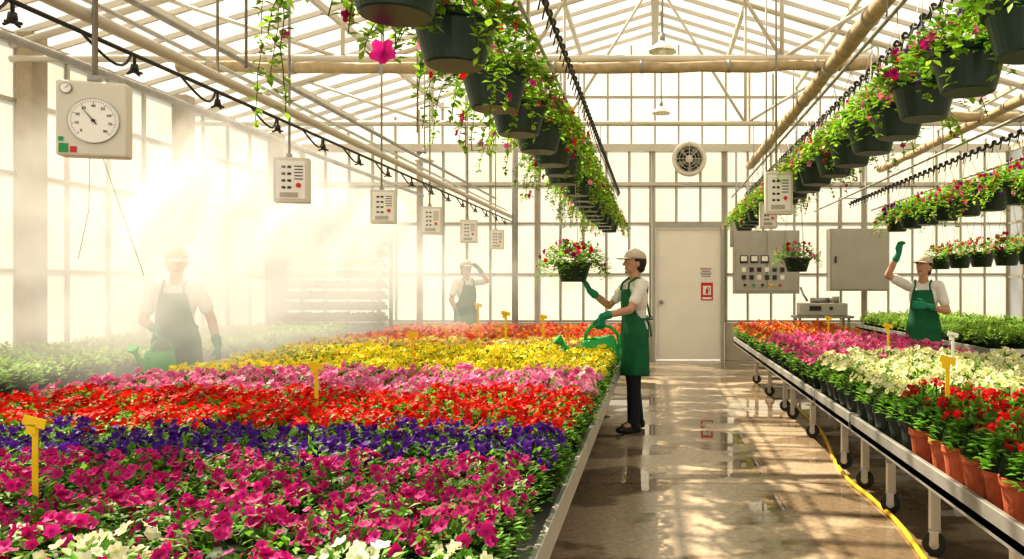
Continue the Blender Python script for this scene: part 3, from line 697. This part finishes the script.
def roll(p0, p1, r, label):
    mb = MB(); p0 = V(p0); p1 = V(p1); n = 24; pts = []; rr = []
    for i in range(n+1):
        u = i/n; p = p0.lerp(p1, u); p.z -= 0.05*math.sin(u*math.pi)*0.6+0.008*math.sin(i*2.3); pts.append(p); rr.append(r*(1+0.10*math.sin(i*1.7)))
    mb.tube(pts, rr, 12)
    d = (p1-p0).normalized()
    for i in range(1, n, 3): mb.cyl(pts[i]-d*0.015, pts[i]+d*0.015, r*1.16, n=12, mi=1)
    tag(obj('rolled_shade', mb.mesh('rolled_shade', [BEIGE, STEEL])), label, 'shade roll', 'rolled shade cloths')
roll((-4.8, 8.05, 3.60), (2.2, 8.05, 3.62), 0.055, 'rolled beige shade cloth slung across the truss')
roll((1.72, 3.0, 3.56), (1.72, 14.6, 3.56), 0.07, 'rolled beige shade cloth running along the aisle')
roll((4.1, 3.0, 3.5), (4.1, 14.6, 3.5), 0.06, 'rolled beige shade cloth above the side bench')
roll((-4.8, 4.75, 3.60), (3.2, 4.75, 3.64), 0.05, 'rolled beige shade cloth slung across the truss')
roll((2.4, 10.0, 3.55), (6.4, 10.0, 3.5), 0.06, 'rolled beige shade cloth slung across the side bay')

def pipe(name, pts, r, m, label, cat, n=10):
    mb = MB(); mb.tube(pts, r, n); return tag(obj(name, mb.mesh(name, [m])), label, cat)
def straight(x, z, y0, y1): return [(x, y0+(y1-y0)*i/10, z) for i in range(11)]
pipe('irrigation_pipe', straight(-2.57, 2.62, 1.5, 14.8), 0.032, WHITE, 'white overhead irrigation pipe carrying misters', 'pipe')
pipe('conduit_pipe', straight(-2.75, 2.78, 1.5, 14.8), 0.014, ALU, 'thin metal conduit beside irrigation pipe', 'pipe')
pipe('conduit_pipe', straight(-2.95, 3.0, 1.5, 14.8), 0.02, STEEL, 'thin metal conduit above irrigation pipe', 'pipe')
pipe('mist_line', straight(-2.57, 2.535, 1.5, 14.8), 0.011, BLACK, 'straight black mist line under the white pipe', 'pipe')
pipe('irrigation_pipe', straight(-4.3, 3.05, 1.5, 14.8), 0.03, STEEL, 'grey overhead pipe near the window', 'pipe')
for x, z, y0, y1 in ((-0.78, 3.02, 1.5, 14.8), (1.42, 3.02, 1.5, 14.8), (2.95, 2.76, 4.5, 14.8), (4.0, 2.78, 6, 14.8)):
    pipe('basket_rail', straight(x, z, y0, y1), 0.014, STEEL, 'steel rail carrying the hanging baskets', 'rail')
    for yy in (4.9, 8.2, 11.5): pipe('support_rod', [(x, yy, z), (x, yy, 3.72)], 0.006, STEEL, 'thin steel rod holding the basket rail', 'rod', 6)
def driphose(x, z, y0, y1):
    mb = MB(); k = int((y1-y0)/0.16); pts = []
    for i in range(k*4+1):
        yy = y0+i*0.04; pts.append((x, yy, z-0.03*abs(math.sin(i*math.pi/4))))
    mb.tube(pts, 0.011, 6)
    for i in range(k): yy = y0+i*0.16; mb.cyl((x, yy-0.012, z), (x, yy+0.012, z), 0.020, n=8); mb.cyl((x, yy, z), (x-0.02, yy, z-0.09), 0.005, n=5)
    tag(obj('drip_hose', mb.mesh('drip_hose', [BLACK])), 'black looping drip hose with emitters above baskets', 'hose')
driphose(-0.60, 2.95, 2.0, 13.6); driphose(1.46, 2.86, 2.6, 13.0); driphose(2.9, 2.62, 4.6, 12.0)
mb = MB(); mb.cyl((0, 0, 0.045), (0, 0, 0.0), 0.007, n=8); mb.cyl((0, 0, 0), (0, 0, -0.03), 0.014, 0.018, 12); mb.cyl((0, 0, -0.03), (0, 0, -0.04), 0.018, 0.008, 12)
for a in (0, 1.57, 3.14, 4.71): mb.cyl((0, 0, -0.03), (0.034*math.cos(a), 0.034*math.sin(a), -0.042), 0.006, n=6)
mist_head = mb.mesh('mister', [BLACK])
mb = MB(); pts = [(0, -0.02, 0.045)]
for i in range(9): u = i/8; pts.append((0.04*math.sin(u*3.1), -0.02-u*0.32, 0.04-0.09*math.sin(u*math.pi)))
mb.tube(pts, 0.006, 6); loop = mb.mesh('feed_hose', [BLACK])
NY = [2.45+i*0.75 for i in range(16)]
for yy in NY:
    spawn('mist_nozzle', [('nozzle', mist_head), ('feed_hose', loop)], (-2.57, yy, 2.49), 0, 1.1, 'black misting nozzle hanging from the white pipe', 'nozzle', 'misting nozzles')

def dialtext(parent, s, size, x, y, z):
    return obj('lettering', text_mesh(s, size, DARK), parent, (x, y, z), (R(90), 0, 0))
g = obj('gauge_box', None, None, (-2.52, 3.6, 2.14)); tag(g, 'cream box with large round dial gauge hanging from pipe', 'gauge'); g.rotation_euler = (0, 0, R(18))
mb = MB(); mb.box((0, 0, 0), (0.275, 0.09, 0.335)); body = obj('box_body', mb.mesh('box_body', [CREAM]), g, bevel=0.012)
mb = MB(); mb.cyl((-0.0, 0, 0.165), (-0.0, 0, 2.4), 0.012, n=10); mb.cyl((0, 0, 0.165), (0, 0, 0.20), 0.03, n=12); obj('rod', mb.mesh('rod', [STEEL]), g)
GY = -0.045
mb = MB(); mb.lathe([(0.101, 0.015), (0.101, -0.009), (0.098, -0.012), (0.095, -0.008)], 40, (0.01, GY, -0.01), ax='y'); obj('bezel', mb.mesh('bezel', [ALU]), g)
mb = MB(); mb.cyl((0.01, GY+0.01, -0.01), (0.01, GY-0.009, -0.01), 0.0965, n=40)
obj('dial', mb.mesh('dial', [DIAL]), g)
mb = MB()
for i in range(41):
    a = R(225-270*i/40); l = 0.013 if i % 5 == 0 else 0.006; r1 = 0.089; c, s_ = math.cos(a), math.sin(a)
    mb.cyl((0.01+c*(r1-l), GY-0.010, -0.01+s_*(r1-l)), (0.01+c*r1, GY-0.010, -0.01+s_*r1), 0.001, n=4)
obj('tick_marks', mb.mesh('tick_marks', [DARK]), g)
for i in range(9):
    a = R(225-270*i/8); dialtext(g, str(i*10), 0.017, 0.01+math.cos(a)*0.065, GY-0.0105, -0.01+math.sin(a)*0.065)
mb = MB(); a = R(128); mb.cyl((0.01-math.cos(a)*0.02, GY-0.013, -0.01-math.sin(a)*0.02), (0.01+math.cos(a)*0.07, GY-0.013, -0.01+math.sin(a)*0.07), 0.003, 0.001, 6); mb.cyl((0.01, GY-0.009, -0.01), (0.01, GY-0.016, -0.01), 0.007, n=12); obj('needle', mb.mesh('needle', [DARK]), g)
mb = MB(); mb.cyl((-0.095, GY+0.005, 0.128), (-0.095, GY-0.009, 0.128), 0.024, n=24); mb.cyl((-0.095, GY-0.009, 0.128), (-0.095, GY-0.011, 0.128), 0.020, n=24, mi=1); mb.cyl((-0.095, GY-0.013, 0.128), (-0.083, GY-0.013, 0.14), 0.0016, n=4)
obj('small_dial', mb.mesh('small_dial', [STEEL, DIAL]), g)
mb = MB(); mb.box((-0.105, GY-0.002, -0.135), (0.035, 0.004, 0.04), 0); mb.box((-0.115, GY-0.002, -0.095), (0.018, 0.004, 0.018), 0); obj('sticker', mb.mesh('sticker', [GRN]), g)
mb = MB(); mb.box((-0.068, GY-0.002, -0.140), (0.024, 0.004, 0.026), 0); obj('sticker', mb.mesh('sticker', [REDM]), g)
mb = MB(); mb.tube([(-0.02, 0.0, -0.165), (-0.03, 0.02, -0.4), (-0.08, 0.05, -0.62)], 0.0014, 6); obj('cable', mb.mesh('cable', [GREYB]), g)
mb = MB(); mb.tube([(0.03, 0.0, -0.165), (0.10, 0.03, -0.42), (0.18, 0.05, -0.70)], 0.0014, 6); obj('cable', mb.mesh('cable', [GREYB]), g)
def ctrlbox(x, y, z, w, h, label, top, rz=0):
    g = obj('control_box', None, None, (x, y, z)); g.rotation_euler = (0, 0, rz); tag(g, label, 'control box', 'hanging control boxes')
    mb = MB(); mb.box((0, 0, 0), (w, 0.09, h)); obj('box_body', mb.mesh('box_body', [CREAM]), g, bevel=0.008)
    mb = MB(); mb.box((0, -0.047, 0.0), (w*0.82, 0.006, h*0.84)); obj('front_panel', mb.mesh('front_panel', [DIAL]), g, bevel=0.002)
    mb = MB()
    for r in range(4):
        for c in range(2): mb.box((-w*0.2+c*w*0.16, -0.052, h*0.28-r*h*0.15), (w*0.10, 0.004, h*0.05))
    for r in range(5): mb.box((w*0.22, -0.052, h*0.3-r*h*0.07), (w*0.24, 0.002, h*0.02))
    obj('switch_rows', mb.mesh('switch_rows', [DARK]), g)
    mb = MB(); mb.cyl((w*0.22, -0.048, -h*0.12), (w*0.22, -0.06, -h*0.12), w*0.07, n=14); obj('red_button', mb.mesh('red_button', [REDM]), g)
    mb = MB(); mb.box((-w*0.05, -0.052, -h*0.33), (w*0.5, 0.004, h*0.10)); obj('sticker', mb.mesh('sticker', [GREYB]), g)
    mb = MB(); mb.cyl((-0.02, 0, h/2), (-0.02, 0, top-z), 0.009, n=8); mb.cyl((-0.02, 0, h/2), (-0.02, 0, h/2+0.03), 0.02, n=10); obj('rod', mb.mesh('rod', [STEEL]), g)
for y in (5.67, 7.58, 9.2, 11.05, 13.0): ctrlbox(-2.57, y, 2.14, 0.235, 0.32, 'cream control box hanging on a rod from the pipe', 4.7, R(12))
ctrlbox(1.08, 7.0, 2.2, 0.24, 0.37, 'cream control box hanging above the aisle', 5.4)
ctrlbox(1.3, 9.2, 2.2, 0.2, 0.30, 'small control box hanging near the baskets', 5.4)
for x, y in ((-2.3, 4.5), (-2.57, 4.7), (-1.9, 6.4)):
    pipe('support_rod', [(x, y, 2.62), (x, y, 5.2)], 0.008, STEEL, 'thin steel suspension rod', 'rod', 8)

mb = MB()
mb.box((-0.02, YB-0.07, 1.26), (0.07, 0.16, 2.52)); mb.box((1.25, YB-0.07, 1.26), (0.07, 0.16, 2.52)); mb.box((0.615, YB-0.07, 2.50), (1.34, 0.158, 0.07)); trim(mb, [GREYB], 'grey metal door frame')
d = struct('door_1', None, 'plain cream metal door with notices', (0.615, YB-0.06, 0))
mb = MB(); mb.box((0, 0, 1.235), (1.19, 0.05, 2.44)); obj('door_leaf', mb.mesh('door_leaf', [DOORM]), d, bevel=0.006)
mb = MB(); mb.cyl((-0.50, -0.02, 1.08), (-0.50, -0.05, 1.08), 0.04, n=20); mb.cyl((-0.50, -0.05, 1.08), (-0.50, -0.09, 1.08), 0.014, n=12); mb.ell((-0.50, -0.105, 1.08), (0.034, 0.024, 0.034)); obj('knob', mb.mesh('knob', [STEEL]), d)
mb = MB(); mb.box((0.33, -0.029, 1.63), (0.27, 0.006, 0.24)); sg = obj('notice', mb.mesh('notice', [DIAL]), d)
mb = MB()
for i in range(6): mb.box((0.33, -0.034, 1.71-i*0.03), (0.22-0.03*(i % 3), 0.003, 0.011), 0 if i else 1)
obj('printed_lines', mb.mesh('printed_lines', [DARK, REDM]), sg)
mb = MB(); mb.box((0.35, -0.029, 1.28), (0.22, 0.006, 0.33)); sg = obj('fire_sign', mb.mesh('fire_sign', [REDM]), d)
mb = MB(); mb.box((0.35, -0.034, 1.30), (0.15, 0.003, 0.17), 0); mb.box((0.35, -0.034, 1.155), (0.17, 0.003, 0.035), 0)
mb.cyl((0.35, -0.038, 1.24), (0.35, -0.038, 1.33), 0.022, n=10, mi=1); mb.tube([(0.35, -0.038, 1.34), (0.37, -0.038, 1.36), (0.395, -0.038, 1.33), (0.395, -0.038, 1.28)], 0.006, 6, mi=1)
obj('pictogram', mb.mesh('pictogram', [DIAL, REDM]), sg)
f = obj('exhaust_fan', None, None, (0.63, YB-0.18, 3.72)); tag(f, 'round exhaust fan in a pale housing on end wall', 'fan')
mb = MB(); mb.lathe([(0.31, 0.08), (0.32, -0.08), (0.25, -0.085), (0.24, 0.08)], 36, ax='y'); obj('ring', mb.mesh('ring', [CREAM]), f)
mb = MB(); mb.cyl((0, 0.06, 0), (0, 0.07, 0), 0.25, n=30); obj('back_plate', mb.mesh('back_plate', [GREYB]), f)
for i in range(5):
    mb = MB(); a = i*2*math.pi/5; c, s_ = math.cos(a), math.sin(a); c2, s2 = math.cos(a+0.8), math.sin(a+0.8)
    mb.add([(0.06*c, -0.02, 0.06*s_), (0.225*c, -0.03, 0.225*s_), (0.225*c2, 0.04, 0.225*s2), (0.06*c2, 0.02, 0.06*s2)], [(0, 1, 2, 3)])
    obj('blade', mb.mesh('blade', [DARK]), f)
mb = MB(); mb.cyl((0, -0.06, 0), (0, 0.05, 0), 0.07, n=18); obj('motor', mb.mesh('motor', [CREAM]), f)
mb = MB()
for r_ in (0.12, 0.18, 0.24): mb.tube([(r_*math.cos(k*R(12)), -0.088, r_*math.sin(k*R(12))) for k in range(31)], 0.004, 5)
for k in range(4): a = k*R(45); mb.cyl((-0.28*math.cos(a), -0.086, -0.28*math.sin(a)), (0.28*math.cos(a), -0.086, 0.28*math.sin(a)), 0.005, n=5)
obj('guard', mb.mesh('guard', [CREAM]), f)
def lamp(x, y, z):
    g = obj('pendant_lamp', None, None, (x, y, z)); tag(g, 'white dish shaped pendant lamp under the ridge', 'lamp', 'pendant lamps')
    mb = MB(); mb.lathe([(0.03, 0.10), (0.05, 0.08), (0.11, 0.04), (0.145, 0.0), (0.15, -0.015), (0.135, -0.005), (0.04, 0.07)], 28); obj('shade', mb.mesh('shade', [DIAL]), g)
    mb = MB(); mb.ell((0, 0, 0.0), (0.045, 0.045, 0.05)); obj('bulb', mb.mesh('bulb', [DIAL]), g)
    mb = MB(); mb.cyl((0, 0, 0.09), (0, 0, 5.85-z), 0.010, n=8); mb.cyl((0, 0, 0.09), (0, 0, 0.18), 0.03, n=12); obj('stem', mb.mesh('stem', [STEEL]), g)
lamp(0.08, 8.6, 3.92); lamp(0.1, 13.0, 4.2); lamp(-3.6, 12.5, 3.35)

cb = obj('switchgear_panel', None, None, (2.04, YB-0.22, 1.82)); tag(cb, 'grey electrical panel with meters, lamps and switches', 'electrical panel')
mb = MB(); mb.box((0, 0, 0), (1.20, 0.26, 1.16)); obj('panel_body', mb.mesh('panel_body', [GREYB]), cb, bevel=0.01)
for sx in (-0.29, 0.29): mb = MB(); mb.box((sx, -0.135, 0.0), (0.55, 0.02, 1.06)); obj('panel_door', mb.mesh('panel_door', [GREYB]), cb, bevel=0.005)
for i in range(3): mb = MB(); mb.box((-0.42+i*0.19, -0.155, 0.05), (0.14, 0.02, 0.14), 0); mb.box((-0.42+i*0.19, -0.167, 0.06), (0.11, 0.004, 0.09), 1); obj('meter', mb.mesh('meter', [DARK, DIAL]), cb)
for r_ in range(2):
    for i in range(6): mb = MB(); mb.box((-0.42+i*0.14, -0.152, -0.14-r_*0.14), (0.075, 0.016, 0.08)); obj('breaker', mb.mesh('breaker', [DIAL if (i+r_) % 3 == 0 else DARK]), cb)
for i in range(5): mb = MB(); mb.cyl((-0.40+i*0.16, -0.145, -0.42), (-0.40+i*0.16, -0.175, -0.42), 0.025, n=14); obj('push_button', mb.mesh('push_button', [(DARK, GRN, DARK, YEL, REDM)[i]]), cb)
cb = obj('electrical_cabinet', None, None, (3.72, YB-0.24, 1.86)); tag(cb, 'large plain grey steel wall cabinet', 'cabinet')
mb = MB(); mb.box((0, 0, 0), (1.08, 0.30, 1.14)); obj('cabinet_body', mb.mesh('cabinet_body', [GREYB]), cb, bevel=0.01)
mb = MB(); mb.box((0, -0.158, 0), (1.02, 0.02, 1.08)); dr = obj('cabinet_door', mb.mesh('cabinet_door', [GREYB]), cb, bevel=0.006)
mb = MB(); mb.box((-0.44, -0.18, 0), (0.03, 0.03, 0.12)); obj('handle', mb.mesh('handle', [DARK]), dr)
cb = obj('junction_box', None, None, (1.5, YB-0.18, 2.35)); tag(cb, 'small grey junction box with conduit', 'junction box')
mb = MB(); mb.box((0, 0, 0), (0.22, 0.14, 0.5)); obj('box_body', mb.mesh('box_body', [GREYB]), cb, bevel=0.006)
mb = MB(); mb.cyl((0, 0, 0.25), (0, 0, 1.5), 0.02, n=8); obj('conduit', mb.mesh('conduit', [ALU]), cb)
pipe('conduit_pipe', [(2.0, YB-0.14, 2.4), (2.0, YB-0.14, 3.9)], 0.022, ALU, 'metal conduit above the switch panel', 'pipe')
pipe('conduit_pipe', [(3.4, YB-0.14, 2.43), (3.4, YB-0.14, 3.0), (3.9, YB-0.14, 3.0), (3.9, YB-0.14, 3.9)], 0.02, ALU, 'metal conduit above the grey cabinet', 'pipe')
cb = obj('fertiliser_pump', None, None, (2.9, 13.9, 0)); tag(cb, 'grey dosing pump unit on a steel stand', 'pump')
mb = MB()
for sx in (-1, 1):
    for sy in (-1, 1): mb.box((sx*0.42, sy*0.2, 0.42), (0.04, 0.04, 0.84))
mb.box((0, 0, 0.85), (1.0, 0.5, 0.04)); mb.box((0, 0, 0.3), (0.9, 0.44, 0.03)); obj('stand', mb.mesh('stand', [STEEL]), cb)
mb = MB(); mb.box((0, 0, 0.98), (0.82, 0.36, 0.22)); obj('housing', mb.mesh('housing', [GREYB]), cb, bevel=0.02)
mb = MB(); mb.cyl((0.2, -0.05, 1.09), (0.2, -0.05, 1.2), 0.09, n=20); mb.cyl((-0.2, 0, 1.13), (0.12, 0, 1.13), 0.05, n=16); mb.tube([(-0.25, 0, 1.12), (-0.33, 0, 1.25), (-0.33, 0.2, 1.35)], 0.02, 8); obj('pump_head', mb.mesh('pump_head', [STEEL]), cb)
mb = MB(); mb.box((-0.15, -0.185, 1.0), (0.2, 0.01, 0.08)); mb.cyl((0.12, -0.18, 1.0), (0.12, -0.2, 1.0), 0.03); obj('controls', mb.mesh('controls', [DARK]), cb)

RX, RY = -5.05, 12.45
rk = obj('plant_trolley', None, None, (RX, RY, 0)); tag(rk, 'tall multi tier trolley stacked with seedling trays', 'trolley')
for sx in (-1, 1):
    for sy in (-1, 1): mb = MB(); mb.box((sx*0.85, sy*0.28, 1.15), (0.05, 0.05, 2.16)); mb.cyl((sx*0.85-0.02, sy*0.28, 0.05), (sx*0.85+0.02, sy*0.28, 0.05), 0.05, n=14, mi=1); obj('upright', mb.mesh('upright', [BLACK, BLACK]), rk)
NS = 13
for i in range(NS):
    z = 0.2+i*0.165; mb = MB(); mb.box((0, 0, z), (1.7, 0.6, 0.02)); obj('shelf', mb.mesh('shelf', [BLACKP]), rk)
tm = MB(); tm.box((0, 0, 0.025), (0.50, 0.5, 0.05), 1, (0.03, 0.03, 0.03))
for i in range(190): leaf(tm, (rnd(-.25, .25), rnd(-.24, .24), 0.05), (rnd(-1, 1), rnd(-1, 1), 0.9), V((0, 0, 1)), 0.075, 0.04, (0.07*rnd(.6, 1.3), 0.12*rnd(.6, 1.2), 0.03))
tm = tm.mesh('seed_tray', [M_LEAF, BLACKP])
for i in range(NS):
    for k in (-1, 0, 1): tag(obj('seedling_tray', tm, None, (RX+k*0.56, RY, 0.2105+i*0.165)), 'black tray of small green seedlings on the trolley', 'seedling tray', 'seedling trays on the trolley')

def tagmesh(m):
    a = MB(); a.box((0, 0, 0.13), (0.018, 0.004, 0.32)); st = a.mesh('stake', [m])
    a = MB(); a.box((0, -0.003, 0.30), (0.070, 0.005, 0.030), rot=Matrix.Rotation(R(14), 3, 'Y')); a.box((-0.010, -0.003, 0.278), (0.03, 0.005, 0.03)); hd = a.mesh('tag_head', [m])
    return [('stake', st), ('tag_head', hd)]
TG = tagmesh(YEL); TW = tagmesh(DIAL)
for x, y, z, s_ in ((-1.72, 2.22, 0.75, 0.9), (-1.60, 3.78, 0.72, 1.0), (-1.62, 5.35, 0.74, 1.1), (-1.53, 8.2, 0.72, 1.3), (-1.2, 8.6, 0.70, 1.2), (-2.3, 10.4, 0.72, 1.4)):
    spawn('plant_tag', TG, (x, y, z), 0, s_, 'yellow plastic plant tag on a stake among blooms', 'plant tag', 'yellow plant tags')
for x, y, z in ((1.25, 3.42, 0.78), (1.72, 5.9, 0.80), (1.8, 8.3, 0.76)):
    spawn('plant_tag', TG, (x, y, z), 0, 1.0, 'yellow plastic plant tag beside potted flowers', 'plant tag', 'yellow plant tags')
spawn('plant_tag', TW, (1.75, 4.7, 0.84), 0, 0.9, 'white plastic plant tag among white petunias', 'plant tag')

pts = [V(p) for p in [(1.62, 9.2, 0.012), (1.6, 8.3, 0.012), (1.58, 7.6, 0.012), (1.50, 6.9, 0.012), (1.42, 6.3, 0.012), (1.38, 5.7, 0.012), (1.41, 5.2, 0.012), (1.42, 4.7, 0.012), (1.38, 4.2, 0.012), (1.33, 3.7, 0.012), (1.30, 3.2, 0.012), (1.3, 2.6, 0.012)]]
sm = []
for i in range(len(pts)-1):
    p0, p1, p2, p3 = pts[max(i-1, 0)], pts[i], pts[i+1], pts[min(i+2, len(pts)-1)]
    for k in range(6):
        t = k/6; sm.append(0.5*((2*p1)+(p2-p0)*t+(2*p0-5*p1+4*p2-p3)*t*t+(3*p1-p0-3*p2+p3)*t**3))
pipe('garden_hose', sm, 0.014, HOSE, 'yellow garden hose snaking along the wet floor', 'hose')

for x, y, z, n, L, fz in ((-1.58, 3.4, 2.75, 3, 0.75, None), (-1.00, 2.9, 2.62, 2, 0.30, 2.23)):
    fo = MB(); fl = MB()
    for i in range(n): vine(fo, fl, (rnd(-.06, .06), rnd(-.06, .06), 0), (rnd(-.25, .25), rnd(-.25, .25)), L*rnd(0.6, 1), VG, C['magenta'], 0.02)
    if fz: fo.tube([(0, 0, 0), (0.02, -0.02, (fz-z)*0.6), (0.03, -0.04, fz-z)], 0.002, 5, col=(0.12, 0.17, 0.04)); bloom(fl, (0.03, -0.05, fz-z), (0.05, -1, 0.1), 0.05, *C['magenta'][1], 0)
    else: bloom(fl, (0.03, -0.05, -0.3), (0.3, -1, 0.1), 0.022, *C['magenta'][1], 0)
    fo.cyl((0, 0, 0), (0, 0, 0.9), 0.003, n=5)
    spawn('trailing_vine', [('stems', fo.mesh('stems', [M_LEAF])), ('blossoms', fl.mesh('blossoms', [M_PETAL]))], (x, y, z), 0, 1, 'thin trailing vine with a magenta petunia', 'vine')

# ------------------------------------------------------------------ mist
def mist(loc, rad, dens, em, nscale=2.2, lab='fine water mist with added golden glow drifting over the bench', rot=(0, 0, 0), alb=0.97):
    m = bpy.data.materials.new('mist'); m.use_nodes = True; nt = m.node_tree; N = nt.nodes; L = nt.links
    N.remove(N['Principled BSDF']); pv = N.new('ShaderNodeVolumePrincipled'); pv.inputs['Color'].default_value = (alb, alb*0.97, alb*0.91, 1); pv.inputs['Anisotropy'].default_value = 0.15
    tc = N.new('ShaderNodeTexCoord'); gr = N.new('ShaderNodeTexGradient'); gr.gradient_type = 'SPHERICAL'
    no = N.new('ShaderNodeTexNoise'); no.inputs['Scale'].default_value = nscale; no.inputs['Detail'].default_value = 2
    L.new(tc.outputs['Object'], gr.inputs['Vector']); L.new(tc.outputs['Object'], no.inputs['Vector'])
    mr = N.new('ShaderNodeMapRange'); mr.inputs['From Min'].default_value = 0.38; mr.inputs['From Max'].default_value = 0.62; mr.inputs['To Min'].default_value = 0.2; mr.inputs['To Max'].default_value = 1.6
    L.new(no.outputs['Fac'], mr.inputs['Value'])
    a = N.new('ShaderNodeMath'); a.operation = 'MULTIPLY'; L.new(gr.outputs['Fac'], a.inputs[0]); L.new(mr.outputs[0], a.inputs[1])
    b = N.new('ShaderNodeMath'); b.operation = 'MULTIPLY'; b.inputs[1].default_value = dens; L.new(a.outputs[0], b.inputs[0])
    L.new(b.outputs[0], pv.inputs['Density'])
    e = N.new('ShaderNodeMath'); e.operation = 'MULTIPLY'; e.inputs[1].default_value = em; L.new(b.outputs[0], e.inputs[0]); L.new(e.outputs[0], pv.inputs['Emission Strength'])  # glow added to the mist itself, standing in for multiply scattered sunlight
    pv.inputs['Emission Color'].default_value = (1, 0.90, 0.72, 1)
    L.new(pv.outputs[0], N['Material Output'].inputs['Volume'])
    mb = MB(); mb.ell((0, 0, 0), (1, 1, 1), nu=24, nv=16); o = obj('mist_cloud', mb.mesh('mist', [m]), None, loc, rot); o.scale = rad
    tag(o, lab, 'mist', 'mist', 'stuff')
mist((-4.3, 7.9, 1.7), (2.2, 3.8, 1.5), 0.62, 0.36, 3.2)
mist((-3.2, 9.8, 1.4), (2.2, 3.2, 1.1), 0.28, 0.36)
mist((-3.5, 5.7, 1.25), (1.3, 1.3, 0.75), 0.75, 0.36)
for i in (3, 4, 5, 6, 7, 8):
    mist((-2.88, NY[i]+0.08, 1.90), (0.25, 0.20, 0.70), 8.0, 0.40, 1.6, 'spray of water drops with added glow below a nozzle', (0, R(27), 0), 0.99)

# ------------------------------------------------------------------ light
w = bpy.data.worlds.new('World'); scene.world = w; w.use_nodes = True
bg = w.node_tree.nodes['Background']; bg.inputs[0].default_value = (1.0, 0.945, 0.835, 1); bg.inputs[1].default_value = 1.0
s = bpy.data.lights.new('Sun', 'SUN'); s.energy = 13.5; s.color = (1.0, 0.865, 0.66); s.angle = R(0.8)
so = bpy.data.objects.new('Sun', s); COL.objects.link(so); so.rotation_euler = V((0.42, -0.48, -0.77)).to_track_quat('-Z', 'Y').to_euler(); so.location = (-5, 5, 12)
cam = bpy.data.cameras.new('Camera'); cam.sensor_width = 36; cam.lens = 28.125; cam.shift_x = -143/1024; cam.shift_y = 5.5/1024; cam.clip_end = 200
co = bpy.data.objects.new('Camera', cam); COL.objects.link(co); co.location = (0, 0, 1.4); co.rotation_euler = (R(90), 0, 0)
scene.camera = co
scene.view_settings.view_transform = 'Standard'
try: scene.view_settings.look = 'Medium High Contrast'
except Exception as e: print('look', e)
